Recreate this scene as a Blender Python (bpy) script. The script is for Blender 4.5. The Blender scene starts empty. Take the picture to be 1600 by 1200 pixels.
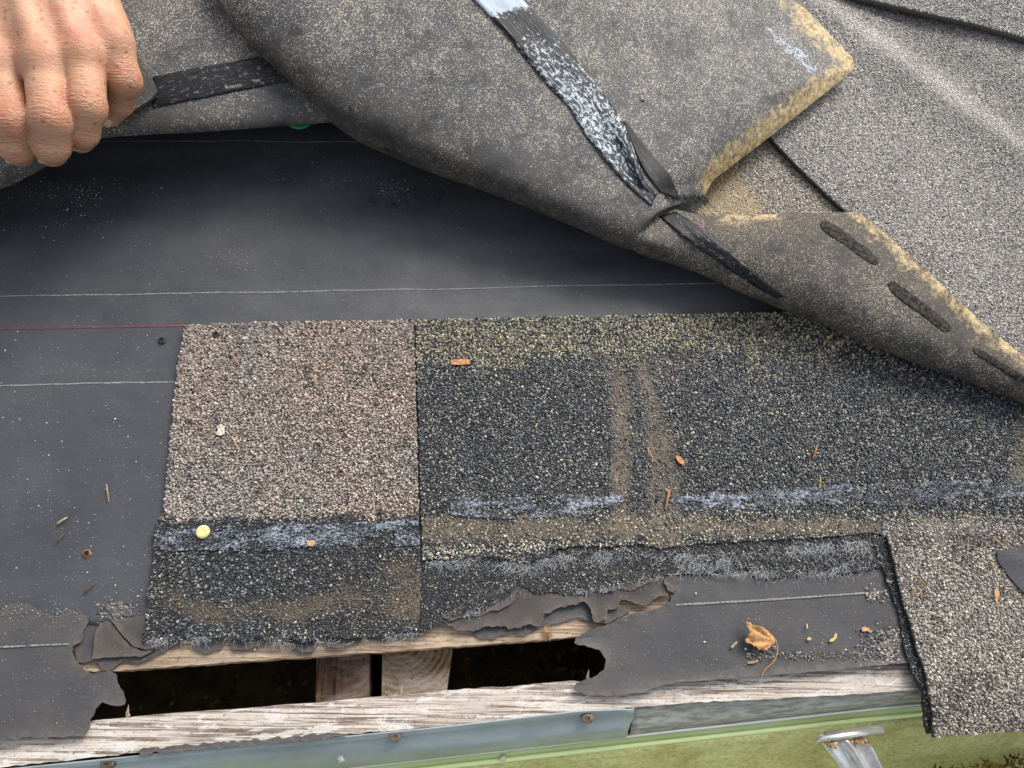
import bpy, math, random
import numpy as np
from mathutils import Vector, Matrix, noise as mnoise
from mathutils.geometry import delaunay_2d_cdt
from mathutils.bvhtree import BVHTree

S = bpy.context.scene
rng = np.random.default_rng(7)
random.seed(7)
R_ = math.radians

# ------------------------------------------------------------------ camera
F_PX = 1150.0
H = 0.42                                  # height of the lens over the roof plane (m)
d1 = np.array([-192., 2810., -F_PX]); d1 /= np.linalg.norm(d1)      # up-roof (+Y) in camera space
d2 = np.array([12420., 378., -F_PX]); d2 -= d1*np.dot(d1, d2); d2 /= np.linalg.norm(d2)
d3 = np.cross(d2, d1)
ROT = np.array([d2, d1, d3])
if np.linalg.det(ROT) < 0:
    d3 = -d3; ROT = np.array([d2, d1, d3])
cam_d = bpy.data.cameras.new("camera")
cam = bpy.data.objects.new("camera", cam_d)
S.collection.objects.link(cam)
cam_d.sensor_fit = 'HORIZONTAL'; cam_d.sensor_width = 36.0; cam_d.lens = 36.0*F_PX/1600.0
cam_d.clip_start = 0.01; cam_d.clip_end = 200
cam.matrix_world = Matrix([[*ROT[0], 0], [*ROT[1], 0], [*ROT[2], H], [0, 0, 0, 1]])
S.camera = cam
S.render.engine = 'CYCLES'
S.render.resolution_x = 1024; S.render.resolution_y = 768

# ------------------------------------------------------------------ light
SUN_AZ = R_(36)      # from +Y towards +X
SUN_EL = R_(42)
w = bpy.data.worlds.new("World"); S.world = w; w.use_nodes = True
nt = w.node_tree; nt.nodes.clear()
sky = nt.nodes.new('ShaderNodeTexSky'); sky.sky_type = 'NISHITA'; sky.sun_disc = False
sky.sun_elevation = SUN_EL; sky.sun_rotation = SUN_AZ
sky.air_density = 1.0; sky.dust_density = 4.0; sky.ozone_density = 1.0
hs = nt.nodes.new('ShaderNodeHueSaturation'); hs.inputs['Saturation'].default_value = 0.34
bg = nt.nodes.new('ShaderNodeBackground'); bg.inputs[1].default_value = 0.15
out = nt.nodes.new('ShaderNodeOutputWorld')
nt.links.new(sky.outputs[0], hs.inputs['Color']); nt.links.new(hs.outputs[0], bg.inputs[0]); nt.links.new(bg.outputs[0], out.inputs[0])
sd = bpy.data.lights.new("sun", 'SUN'); sd.energy = 1.5; sd.angle = R_(24); sd.color = (1, .96, .9)
sun = bpy.data.objects.new("sun", sd); S.collection.objects.link(sun)
sv = Vector((math.sin(SUN_AZ)*math.cos(SUN_EL), math.cos(SUN_AZ)*math.cos(SUN_EL), math.sin(SUN_EL)))
sun.rotation_euler = sv.to_track_quat('Z', 'Y').to_euler()
S.view_settings.view_transform = 'Standard'; S.view_settings.look = 'None'
S.view_settings.exposure = 0.68; S.view_settings.gamma = 1

# ------------------------------------------------------------------ maths helpers
def P(u, v, h=0.0):
    """photograph coordinates (1600x1200) + real height over the roof plane (m) -> world point(s)"""
    u, v, h = np.broadcast_arrays(np.asarray(u, float), np.asarray(v, float), np.asarray(h, float))
    c = np.stack([u-800, 600-v, np.full_like(u, -F_PX)], -1)
    d = c @ ROT.T
    t = (h-H)/d[..., 2]
    return np.array([0, 0, H]) + d*t[..., None]
def UV(p):
    c = (np.asarray(p, float)-np.array([0, 0, H])) @ ROT
    return 800+F_PX*c[..., 0]/-c[..., 2], 600-F_PX*c[..., 1]/-c[..., 2]

_perm = rng.random((512, 512))
def vn(x, y):
    xi = np.floor(x).astype(int); yi = np.floor(y).astype(int)
    fx = x-xi; fy = y-yi; fx = fx*fx*(3-2*fx); fy = fy*fy*(3-2*fy)
    a = _perm[xi % 512, yi % 512]; b = _perm[(xi+1) % 512, yi % 512]
    c = _perm[xi % 512, (yi+1) % 512]; d = _perm[(xi+1) % 512, (yi+1) % 512]
    return (a*(1-fx)+b*fx)*(1-fy)+(c*(1-fx)+d*fx)*fy
def fbm(x, y, o=4):
    x = np.asarray(x, float)+100; y = np.asarray(y, float)+100
    r = 0; a = .5; s = 0
    for i in range(o):
        r = r+a*vn(x*2**i+17*i, y*2**i+31*i); s += a; a *= .5
    return r/s
def ss(a, b, x):
    t = np.clip((np.asarray(x, float)-a)/(b-a), 0, 1); return t*t*(3-2*t)

def inside(poly, pts):
    x, y = pts[:, 0], pts[:, 1]; r = np.zeros(len(pts), bool)
    n = len(poly)
    for i in range(n):
        x1, y1 = poly[i]; x2, y2 = poly[(i+1) % n]
        c = ((y1 > y) != (y2 > y)) & (x < (x2-x1)*(y-y1)/(y2-y1+1e-15)+x1)
        r ^= c
    return r
def edist(poly, pts, closed=True):
    d = np.full(len(pts), 1e9)
    n = len(poly)
    for i in range(n if closed else n-1):
        a = poly[i]; b = poly[(i+1) % n]; ab = b-a
        L = max(ab@ab, 1e-18)
        t = np.clip(((pts-a)@ab)/L, 0, 1)
        q = a+t[:, None]*ab
        d = np.minimum(d, ((pts-q)**2).sum(1))
    return np.sqrt(d)
def ragged(poly, step=.0012, amp=.0006, freq=400, seed=0):
    o = []
    n = len(poly)
    for i in range(n):
        a = poly[i]; b = poly[(i+1) % n]
        k = max(1, int(np.linalg.norm(b-a)/step))
        nn = np.array([b[1]-a[1], a[0]-b[0]]); nn = nn/(np.linalg.norm(nn)+1e-12)
        for j in range(k):
            q = a+(b-a)*j/k
            m = (fbm(q[0]*freq+seed, q[1]*freq+seed*2, 3)-.5)*2
            o.append(q+nn*m*amp)
    return np.array(o)
def wp(pix, h=0.0):
    """pixel outline -> plane outline"""
    a = np.array(pix, float); return P(a[:, 0], a[:, 1], h)[:, :2]

# ------------------------------------------------------------------ object helpers
COL = S.collection
def tag(o, label=None, cat=None, group=None, kind=None):
    if label: o['label'] = label
    if cat: o['category'] = cat
    if group: o['group'] = group
    if kind: o['kind'] = kind
    return o
def empty(name, loc=(0, 0, 0)):
    o = bpy.data.objects.new(name, None); COL.objects.link(o); o.location = loc; o.empty_display_size = .01
    return o
def setparent(o, p):
    if p is not None:
        o.parent = p
        bpy.context.view_layer.update()
        o.matrix_parent_inverse = p.matrix_world.inverted()
def mk(name, V, Fs, mats, parent=None, smooth=False, col=None, mi=None, attrs=None):
    """Fs: list of index arrays (n,k) with per-array k, or a list of lists"""
    me = bpy.data.meshes.new(name)
    V = np.asarray(V, np.float32)
    loops = []; starts = []; tot = 0; cnt = []
    for F in Fs:
        F = np.asarray(F, np.int32)
        if F.size == 0: continue
        k = F.shape[1]
        loops.append(F.ravel()); starts.append(tot+np.arange(len(F))*k); cnt.append(np.full(len(F), k)); tot += F.size
    me.vertices.add(len(V)); me.vertices.foreach_set('co', V.ravel())
    me.loops.add(tot); me.loops.foreach_set('vertex_index', np.concatenate(loops).astype(np.int32))
    st = np.concatenate(starts).astype(np.int32)
    me.polygons.add(len(st)); me.polygons.foreach_set('loop_start', st)
    try: me.polygons.foreach_set('loop_total', np.concatenate(cnt).astype(np.int32))
    except Exception: pass
    for m in (mats if isinstance(mats, (list, tuple)) else [mats]): me.materials.append(m)
    if mi is not None: me.polygons.foreach_set('material_index', np.asarray(mi, np.int32))
    me.polygons.foreach_set('use_smooth', np.full(len(st), smooth))
    if col is not None:
        a = me.color_attributes.new('Col', 'FLOAT_COLOR', 'POINT')
        c = np.ones((len(V), 4), np.float32); c[:, :3] = col
        a.data.foreach_set('color', c.ravel())
    for k, v in (attrs or {}).items():
        a = me.attributes.new(k, 'FLOAT', 'POINT'); a.data.foreach_set('value', np.asarray(v, np.float32))
    me.update(); me.validate()
    o = bpy.data.objects.new(name, me); COL.objects.link(o)
    setparent(o, parent)
    return o
class MB:
    def __init__(s): s.v = []; s.f = {}; s.n = 0; s.c = []
    def add(s, V, F, col=None):
        V = np.asarray(V, float)
        s.v.append(V)
        for f in F:
            f = np.asarray(f)
            s.f.setdefault(len(f), []).append(f+s.n)
        s.n += len(V)
        s.c.append(np.tile(np.asarray(col if col is not None else (1, 1, 1), float), (len(V), 1)) if (col is None or np.ndim(col) == 1) else col)
    def tube(s, pts, rad, seg=6, col=None, flat=1.0):
        pts = np.asarray(pts, float); n = len(pts)
        rad = np.broadcast_to(rad, n)
        V = []
        for i in range(n):
            t = pts[min(i+1, n-1)]-pts[max(i-1, 0)]; t = t/(np.linalg.norm(t)+1e-12)
            up = np.array([0, 0, 1.]) if abs(t[2]) < .95 else np.array([1., 0, 0])
            a = np.cross(t, up); a /= np.linalg.norm(a); b = np.cross(a, t)
            for k in range(seg):
                th = 2*math.pi*k/seg
                V.append(pts[i]+rad[i]*(a*math.cos(th)+b*math.sin(th)*flat))
        F = []
        for i in range(n-1):
            for k in range(seg):
                F.append((i*seg+k, i*seg+(k+1) % seg, (i+1)*seg+(k+1) % seg, (i+1)*seg+k))
        F.append(tuple(range(seg))[::-1]); F.append(tuple((n-1)*seg+k for k in range(seg)))
        s.add(V, F, col)
    def build(s, name, mat, parent=None, smooth=False):
        return mk(name, np.concatenate(s.v), [np.array(x) for x in s.f.values()], mat, parent, smooth, np.concatenate(s.c))

def plate(poly, spacing, zf, thick, jitter=.3):
    """closed sheet with outline poly: triangulated top with height zf(x,y,d), underside and rim. returns V,F(list)"""
    x0, y0 = poly.min(0); x1, y1 = poly.max(0)
    gx, gy = np.meshgrid(np.arange(x0, x1, spacing), np.arange(y0, y1, spacing))
    g = np.stack([gx.ravel(), gy.ravel()], 1); g += (rng.random(g.shape)-.5)*spacing*jitter
    g = g[inside(poly, g)]
    if len(g):
        g = g[edist(poly, g) > spacing*.35]
    n = len(poly)
    pts = [Vector(p) for p in poly]+[Vector(p) for p in g]
    ed = [(i, (i+1) % n) for i in range(n)]
    vo, eo, fo, ov, oe, of = delaunay_2d_cdt(pts, ed, [], 1, 1e-7)
    A = np.array([[v[0], v[1]] for v in vo]); T = np.array(fo)
    d = edist(poly, A)
    z = zf(A[:, 0], A[:, 1], d)
    top = np.column_stack([A, z]); bot = top-np.array([0, 0, thick])
    N = len(A)
    # boundary edges
    E = {}
    for t in T:
        for a, b in ((t[0], t[1]), (t[1], t[2]), (t[2], t[0])):
            E[(a, b)] = 1
    rim = [(a, a+N, b+N, b) for (a, b) in E if (b, a) not in E]
    V = np.concatenate([top, bot])
    return V, [T, T[:, ::-1]+N, np.array(rim)], N, d

def granules(poly, sp, zf, colf, hgt=.55, size=.62, keep=None):
    """individual mineral granules pressed into a sheet: returns V, quads, pents, colours"""
    x0, y0 = poly.min(0)-sp; x1, y1 = poly.max(0)+sp
    gx, gy = np.meshgrid(np.arange(x0, x1, sp), np.arange(y0, y1, sp*.87))
    gx[1::2] += sp/2
    g = np.stack([gx.ravel(), gy.ravel()], 1); g += (rng.random(g.shape)-.5)*sp*.75
    g = g[inside(poly, g)]
    for hu, hv in ((338, 523), (593, 804), (928, 519), (694, 793)):
        hq = P(hu, hv, .003)[:2]; g = g[np.hypot(g[:, 0]-hq[0], g[:, 1]-hq[1]) > .0017]
    n = len(g)
    col, rs, sink = colf(g)
    r = sp*size*rs*(.75+.55*rng.random(n)); h = r*hgt*2*(.6+.6*rng.random(n))
    z0 = zf(g[:, 0], g[:, 1], np.full(n, .01))-sink*sp
    K = 5
    ang = rng.random(n)*6.28; asp = .7+.5*rng.random(n); rot = rng.random(n)*6.28
    th = ang[:, None]+np.arange(K)*2*math.pi/K+(rng.random((n, K))-.5)*.7
    def ring(s, zz, jz):
        x = np.cos(th)*r[:, None]*s*asp[:, None]; y = np.sin(th)*r[:, None]*s/asp[:, None]
        X = x*np.cos(rot)[:, None]-y*np.sin(rot)[:, None]; Y = x*np.sin(rot)[:, None]+y*np.cos(rot)[:, None]
        tilt = (rng.random(n)-.5)*.9; tilt2 = (rng.random(n)-.5)*.9
        Z = z0[:, None]+zz[:, None]+(X*tilt[:, None]+Y*tilt2[:, None])*jz
        return np.stack([g[:, :1]+X, g[:, 1:]+Y, Z], -1)
    b = ring(1.0, -.0002+h*.1, 0); t = ring(.62, h, .9)
    V = np.concatenate([b, t], 1).reshape(-1, 3)
    base = np.arange(n)[:, None]*2*K
    quads = np.concatenate([np.concatenate([base+k, base+(k+1) % K, base+K+(k+1) % K, base+K+k], 1) for k in range(K)])
    pent = base+K+np.arange(K)
    C = np.repeat(col, 2*K, 0)
    return V, quads, pent, C

# ------------------------------------------------------------------ materials
def mat(name):
    m = bpy.data.materials.new(name); m.use_nodes = True
    t = m.node_tree; b = t.nodes['Principled BSDF']
    return m, t, b
def N(t, typ, **kw):
    n = t.nodes.new(typ)
    for k, v in kw.items():
        if k in n.inputs.keys() if isinstance(k, str) else False: n.inputs[k].default_value = v
        else: setattr(n, k, v)
    return n
def ramp(t, src, stops):
    r = t.nodes.new('ShaderNodeValToRGB'); e = r.color_ramp.elements
    while len(e) < len(stops): e.new(.5)
    for i, (p, c) in enumerate(stops):
        e[i].position = p; e[i].color = (*c, 1) if len(c) == 3 else c
    t.links.new(src, r.inputs[0]); return r
def noise(t, scale, detail=4, rough=.55, vec=None, dist=0):
    n = t.nodes.new('ShaderNodeTexNoise'); n.inputs['Scale'].default_value = scale
    n.inputs['Detail'].default_value = detail; n.inputs['Roughness'].default_value = rough; n.inputs['Distortion'].default_value = dist
    if vec is not None: t.links.new(vec, n.inputs['Vector'])
    return n
def pos(t, scale=None):
    g = t.nodes.new('ShaderNodeNewGeometry')
    if scale is None: return g.outputs['Position']
    m = t.nodes.new('ShaderNodeMapping'); m.inputs['Scale'].default_value = scale
    t.links.new(g.outputs['Position'], m.inputs['Vector']); return m.outputs[0]
def attr(t, name):
    a = t.nodes.new('ShaderNodeAttribute'); a.attribute_name = name; return a
def mix(t, fac, a, b, typ='MIX'):
    m = t.nodes.new('ShaderNodeMix'); m.data_type = 'RGBA'; m.blend_type = typ
    for i, x in ((0, fac), (6, a), (7, b)):
        if hasattr(x, 'is_output'): t.links.new(x, m.inputs[i])
        elif i == 0: m.inputs[0].default_value = x
        else: m.inputs[i].default_value = (*x, 1)
    return m.outputs[2]
def math_(t, op, a, b=None, clamp=False):
    m = t.nodes.new('ShaderNodeMath'); m.operation = op; m.use_clamp = clamp
    for i, x in ((0, a), (1, b)):
        if x is None: continue
        if hasattr(x, 'is_output'): t.links.new(x, m.inputs[i])
        else: m.inputs[i].default_value = x
    return m.outputs[0]
def bump(t, b, h, strength=.5, dist=.001, prev=None):
    n = t.nodes.new('ShaderNodeBump'); n.inputs['Strength'].default_value = strength; n.inputs['Distance'].default_value = dist
    t.links.new(h, n.inputs['Height'])
    if prev is not None: t.links.new(prev, n.inputs['Normal'])
    t.links.new(n.outputs[0], b.inputs['Normal']); return n.outputs[0]

def m_gran():
    m, t, b = mat('mineral granules'); a = attr(t, 'Col')
    n = noise(t, 2500, 2)
    t.links.new(mix(t, 1, a.outputs[0], ramp(t, n.outputs[0], [(.3, (.6, .6, .6)), (.7, (1.25, 1.25, 1.25))]).outputs[0], 'MULTIPLY'), b.inputs['Base Color'])
    b.inputs['Roughness'].default_value = .55; b.inputs['Specular IOR Level'].default_value = .5
    return m
def m_col(name, rough=.6, spec=.4, bs=None):
    m, t, b = mat(name); a = attr(t, 'Col'); t.links.new(mix(t, 1, a.outputs[0], ramp(t, noise(t, 700, 5, .7, pos(t)).outputs[0], [(.35, (.45, .42, .38)), (.6, (1, .95, .88))]).outputs[0], 'MULTIPLY'), b.inputs['Base Color'])
    b.inputs['Roughness'].default_value = rough; b.inputs['Specular IOR Level'].default_value = spec
    if bs: bump(t, b, noise(t, bs, 4).outputs[0], .5, .0004)
    return m
def m_felt(name, base, tint, rough=.45, spec=.5, wrinkle=.4):
    m, t, b = mat(name)
    n = noise(t, 18, 5, .6, pos(t)); n2 = noise(t, 1800, 4, .7, pos(t, (.6, 1, 1)))
    c = mix(t, ramp(t, n.outputs[0], [(.35, (0, 0, 0)), (.7, (1, 1, 1))]).outputs[0], base, tint)
    v = t.nodes.new('ShaderNodeTexVoronoi'); v.inputs['Scale'].default_value = 1100; t.links.new(pos(t), v.inputs['Vector'])
    sp = ramp(t, v.outputs['Color'], [(.74, (0, 0, 0)), (.8, (1, 1, 1))])
    vd = ramp(t, v.outputs['Distance'], [(.15, (1, 1, 1)), (.28, (0, 0, 0))])
    n3 = ramp(t, noise(t, 60, 3, .6, pos(t)).outputs[0], [(.40, (0, 0, 0)), (.65, (1, 1, 1))])
    f = math_(t, 'MULTIPLY', math_(t, 'MULTIPLY', sp.outputs[0], vd.outputs[0]), n3.outputs[0])
    c = mix(t, f, c, (.38, .36, .32))
    em = math_(t, 'MULTIPLY', attr(t, 'edge').outputs['Fac'], ramp(t, noise(t, 300, 5, .7, pos(t)).outputs[0], [(.35, (.2, .2, .2)), (.6, (1, 1, 1))]).outputs[0])
    c = mix(t, em, c, (.120, .103, .090))
    ds = ramp(t, noise(t, 11, 7, .72, pos(t, (.6, 1.3, 1)), .5).outputs[0], [(.50, (0, 0, 0)), (.72, (.13, .13, .13))])
    c = mix(t, ds.outputs[0], c, (.15, .14, .125))
    t.links.new(c, b.inputs['Base Color'])
    b.inputs['Roughness'].default_value = rough; b.inputs['Specular IOR Level'].default_value = spec
    rr = ramp(t, noise(t, 45, 4, .6, pos(t)).outputs[0], [(.3, (rough-.08,)*3), (.7, (rough+.12,)*3)])
    t.links.new(rr.outputs[0], b.inputs['Roughness'])
    p = bump(t, b, n2.outputs[0], .6, .00035)
    bump(t, b, noise(t, 70, 3, .5, pos(t, (.5, 1, 1))).outputs[0], wrinkle, .0009, p)
    return m
def m_wood(name, light, dark, stain, ring=None, scale=(12, 380, 60), freq=560, rot=.075, paint=False):
    m, t, b = mat(name)
    if ring is None:
        mp = t.nodes.new('ShaderNodeMapping'); mp.inputs['Rotation'].default_value = (0, 0, rot); t.links.new(pos(t), mp.inputs['Vector'])
        m2 = t.nodes.new('ShaderNodeMapping'); m2.inputs['Scale'].default_value = (16, freq, 60); t.links.new(mp.outputs[0], m2.inputs['Vector'])
        n = noise(t, 1, 5, .7, m2.outputs[0], .5)
        m3 = t.nodes.new('ShaderNodeMapping'); m3.inputs['Scale'].default_value = (5, 90, 30); t.links.new(mp.outputs[0], m3.inputs['Vector'])
        nb = noise(t, 1, 3, .6, m3.outputs[0], .4)
        nn = math_(t, 'ADD', math_(t, 'MULTIPLY', n.outputs[0], .75), math_(t, 'MULTIPLY', nb.outputs[0], .25)); src = nn
        g = ramp(t, src, [(.45, dark), (.488, tuple(.5*(x+y) for x, y in zip(light, dark))), (.525, light), (.66, tuple(x*.82 for x in light))])
    else:
        mp = t.nodes.new('ShaderNodeMapping'); mp.vector_type = 'TEXTURE'; mp.inputs['Location'].default_value = ring
        t.links.new(pos(t), mp.inputs['Vector'])
        wv = t.nodes.new('ShaderNodeTexWave'); wv.wave_type = 'RINGS'; wv.rings_direction = 'Z'; wv.inputs['Scale'].default_value = 95
        wv.inputs['Distortion'].default_value = 4; wv.inputs['Detail'].default_value = 5; wv.inputs['Detail Scale'].default_value = 1.6; wv.inputs['Detail Roughness'].default_value = .7
        t.links.new(mp.outputs[0], wv.inputs['Vector'])
        src = math_(t, 'ADD', math_(t, 'MULTIPLY', wv.outputs[0], .35), math_(t, 'MULTIPLY', noise(t, 500, 6, .8, pos(t)).outputs[0], .65))
        g = ramp(t, src, [(.30, dark), (.62, light)])
    st = ramp(t, noise(t, 26, 7, .72, pos(t, (1, 2.5, 1)), .8).outputs[0], [(.44, (0, 0, 0)), (.62, (1, 1, 1))])
    c = mix(t, math_(t, 'MULTIPLY', st.outputs[0], .75), g.outputs[0], mix(t, .5, stain, g.outputs[0], 'MULTIPLY'))
    if paint:
        pm = ramp(t, math_(t, 'ADD', math_(t, 'MULTIPLY', noise(t, 1, 7, .75, pos(t, (38, 150, 60)), .5).outputs[0], .7), math_(t, 'MULTIPLY', src, .3)), [(.515, (0, 0, 0)), (.54, (.75, .75, .75))])
        c = mix(t, pm.outputs[0], c, (.60, .575, .535))
    sp = ramp(t, noise(t, 700, 4, .7, pos(t, (.6, 1, 1))).outputs[0], [(.33, (.3, .27, .24)), (.44, (1, 1, 1))])
    c = mix(t, .8, c, sp.outputs[0], 'MULTIPLY')
    t.links.new(c, b.inputs['Base Color']); b.inputs['Roughness'].default_value = .8; b.inputs['Specular IOR Level'].default_value = .3
    bump(t, b, src, .8, .0010)
    return m
def m_back():
    """sand-coated underside of an asphalt shingle"""
    m, t, b = mat('sanded shingle backing')
    v = t.nodes.new('ShaderNodeTexVoronoi'); v.inputs['Scale'].default_value = 1900; t.links.new(pos(t), v.inputs['Vector'])
    sand = attr(t, 'sand'); stain = attr(t, 'stain'); brown = attr(t, 'brown')
    s = t.nodes.new('ShaderNodeSeparateColor'); t.links.new(v.outputs['Color'], s.inputs[0])
    big = noise(t, 22, 6, .7, pos(t))
    mid = noise(t, 160, 4, .65, pos(t))
    thr = math_(t, 'ADD', math_(t, 'MULTIPLY', big.outputs[0], .8), math_(t, 'MULTIPLY', mid.outputs[0], .5))
    thr = math_(t, 'ADD', math_(t, 'ADD', thr, -.50), sand.outputs['Fac'])
    msk = ramp(t, math_(t, 'SUBTRACT', thr, s.outputs[0]), [(0, (0, 0, 0)), (.22, (1, 1, 1))])
    base = mix(t, ramp(t, big.outputs[0], [(.35, (0, 0, 0)), (.65, (1, 1, 1))]).outputs[0], (.042, .045, .052), (.070, .068, .068))
    base = mix(t, brown.outputs['Fac'], base, (.050, .037, .026))
    sc = mix(t, s.outputs[1], (.27, .245, .20), (.62, .57, .46))
    sc = mix(t, brown.outputs['Fac'], sc, (.30, .235, .15))
    c = mix(t, math_(t, 'MULTIPLY', msk.outputs[0], .95), base, sc)
    dk = ramp(t, noise(t, 70, 5, .65, pos(t)).outputs[0], [(.34, (.28, .28, .28)), (.48, (1, 1, 1))])
    c = mix(t, .75, c, dk.outputs[0], 'MULTIPLY')
    sn = math_(t, 'ADD', math_(t, 'MULTIPLY', stain.outputs['Fac'], 1.0), math_(t, 'MULTIPLY', math_(t, 'SUBTRACT', noise(t, 95, 9, .78, pos(t)).outputs[0], .5), 3.6))
    sm = math_(t, 'MULTIPLY', ramp(t, sn, [(.45, (0, 0, 0)), (.95, (1, 1, 1))]).outputs[0], ramp(t, stain.outputs['Fac'], [(.02, (0, 0, 0)), (.3, (1, 1, 1))]).outputs[0])
    yc = mix(t, ramp(t, noise(t, 260, 6, .75, pos(t)).outputs[0], [(.36, (0, 0, 0)), (.62, (1, 1, 1))]).outputs[0], (.22, .135, .05), (.74, .58, .30))
    yc = mix(t, 1, yc, ramp(t, s.outputs[2], [(0, (.55, .55, .55)), (1, (1.15, 1.15, 1.15))]).outputs[0], 'MULTIPLY')
    c = mix(t, sm, c, yc)
    t.links.new(c, b.inputs['Base Color']); b.inputs['Roughness'].default_value = .6; b.inputs['Specular IOR Level'].default_value = .5
    p = bump(t, b, v.outputs['Distance'], .7, .0004)
    p = bump(t, b, noise(t, 110, 5, .65, pos(t)).outputs[0], .25, .0009, p)
    return m
def m_tape(name, white, uvs=(1, 1), print_=True):
    """asphalt-black release film with flaking silver-white coating; uses attributes tu (along), tv (across), w (amount)"""
    m, t, b = mat(name)
    cx = t.nodes.new('ShaderNodeCombineXYZ'); t.links.new(attr(t, 'tu').outputs['Fac'], cx.inputs[0]); t.links.new(attr(t, 'tv').outputs['Fac'], cx.inputs[1])
    mp = t.nodes.new('ShaderNodeMapping'); mp.inputs['Scale'].default_value = (170*uvs[0], 260*uvs[1], 1); t.links.new(cx.outputs[0], mp.inputs['Vector'])
    n = noise(t, 1.6, 8, .74, mp.outputs[0], .5)
    mp2 = t.nodes.new('ShaderNodeMapping'); mp2.inputs['Scale'].default_value = (60, 1700, 1); t.links.new(cx.outputs[0], mp2.inputs['Vector'])
    st = noise(t, 1, 3, .6, mp2.outputs[0])
    f = math_(t, 'ADD', n.outputs[0], attr(t, 'w').outputs['Fac'])
    fl = ramp(t, f, [(.53, (0, 0, 0)), (.56, (1, 1, 1))])
    fs = ramp(t, st.outputs[0], [(.60, (0, 0, 0)), (.64, (1, 1, 1))])
    fs2 = math_(t, 'MULTIPLY', fs.outputs[0], .38)
    ff = math_(t, 'MAXIMUM', fl.outputs[0], fs2)
    wc = mix(t, n.outputs[0], (white[0]*.55, white[1]*.6, white[2]*.65), white)
    t.links.new(mix(t, ff, (.012, .012, .014), wc), b.inputs['Base Color'])
    b.inputs['Roughness'].default_value = .34; b.inputs['Specular IOR Level'].default_value = .18
    p = bump(t, b, st.outputs[0], .5, .0006)
    bump(t, b, n.outputs[0], .5, .0006, p)
    return m
def m_simple(name, c, rough=.5, spec=.5, metal=0, c2=None, ns=60, bs=None, bst=.3, bd=.0005, scl=None):
    m, t, b = mat(name)
    if c2 is not None:
        n = noise(t, ns, 5, .6, pos(t, scl))
        t.links.new(mix(t, ramp(t, n.outputs[0], [(.38, (0, 0, 0)), (.62, (1, 1, 1))]).outputs[0], c, c2), b.inputs['Base Color'])
    else: b.inputs['Base Color'].default_value = (*c, 1)
    b.inputs['Roughness'].default_value = rough; b.inputs['Specular IOR Level'].default_value = spec; b.inputs['Metallic'].default_value = metal
    if bs: bump(t, b, noise(t, bs, 4, .6, pos(t, scl)).outputs[0], bst, bd)
    return m
M = {}
M['gran'] = m_gran()
M['asph'] = m_simple('asphalt', (.018, .018, .02), .55, .5, 0, (.03, .028, .026), 200, 900, .6, .0006)
M['felt'] = m_felt('roofing felt', (.036, .0385, .0455), (.056, .0595, .068), .46, .5, .75)
M['felt_old'] = m_felt('weathered felt', (.042, .043, .048), (.070, .066, .066), .6, .35, .7)
M['felt_brown'] = m_felt('torn felt core', (.044, .040, .039), (.084, .075, .070), .8, .25, 1.0)
M['felt_black'] = m_felt('inner felt', (.030, .031, .035), (.045, .045, .05), .55, .4)
M['line'] = m_simple('printed white line', (.27, .275, .26), .6, .3, 0, (.10, .105, .105), 700)
M['redline'] = m_simple('printed red line', (.075, .040, .050), .6, .3, 0, (.15, .05, .06), 300)
M['wood'] = m_wood('weathered board', (.56, .495, .425), (.15, .11, .088), (.55, .50, .46), freq=620, paint=True)
M['wood_new'] = m_wood('torn deck board', (.50, .38, .26), (.22, .15, .10), (.42, .36, .30), freq=420)
M['rafter'] = m_wood('rafter side', (.085, .05, .034), (.022, .013, .009), (.5, .4, .35), freq=420, rot=1.57)
M['gran2'] = m_simple('gutter litter', (.05, .04, .02), .9, .2, 0, (.12, .10, .05), 80)
M['back'] = m_back()
M['tape'] = m_tape('release film bright', (.55, .62, .68))
M['tape_dark'] = m_tape('release film dark', (.17, .18, .18))
def m_seal():
    m, t, b = mat('sealant')
    n = noise(t, 1, 6, .8, pos(t, (620, 900, 700)), .2)
    big = noise(t, 1, 3, .6, pos(t, (45, 140, 90)))
    f = math_(t, 'ADD', math_(t, 'MULTIPLY', n.outputs[0], .7), math_(t, 'MULTIPLY', big.outputs[0], .3))
    t.links.new(ramp(t, f, [(.455, (.006, .007, .008)), (.515, (.10, .115, .145)), (.575, (.52, .57, .66))]).outputs[0], b.inputs['Base Color'])  # whitish bloom, with blue-white glints painted into the colour too
    b.inputs['Roughness'].default_value = .22; b.inputs['Specular IOR Level'].default_value = .9
    bump(t, b, n.outputs[0], 1, .0022)
    return m
M['seal'] = m_seal(); M['seal_bright'] = m_simple('bright sealant', (.02, .022, .028), .2, .8, 0, (.55, .60, .68), 700, 900, .9, .0015)  # seal_bright: bloom and sky sparkle painted in as pale blue speckle
M['seal_matt'] = m_simple('dull sealant', (.006, .006, .006), .7, .15, 0, (.07, .06, .05), 420, 700, .9, .0012)
M['residue'] = m_tape('adhesive residue', (.05, .05, .05)); M['glass'] = m_simple('glass fibre', (.50, .51, .52), .5, .5)
M['hair'] = m_simple('dark fibre', (.018, .017, .017), .6, .4)
M['metal'] = m_simple('galvanised flashing', (.30, .355, .365), .36, .5, .25, (.23, .275, .285), 30, 40, .3, .001, (1, 3, 3))
M['alu'] = m_simple('aluminium', (.60, .60, .59), .26, .5, .75, (.46, .44, .40), 160, 900, .2, .0002)
M['rust'] = m_simple('rust and weld', (.45, .27, .12), .8, .3, 0, (.08, .05, .03), 500, 1200, .8, .0006)
M['screw'] = m_simple('screw head', (.20, .16, .12), .45, .5, .6, (.10, .07, .05), 400, 900, .3, .0003)
M['dark'] = m_simple('shadowed void', (.006, .005, .005), .9, .1)
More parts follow.
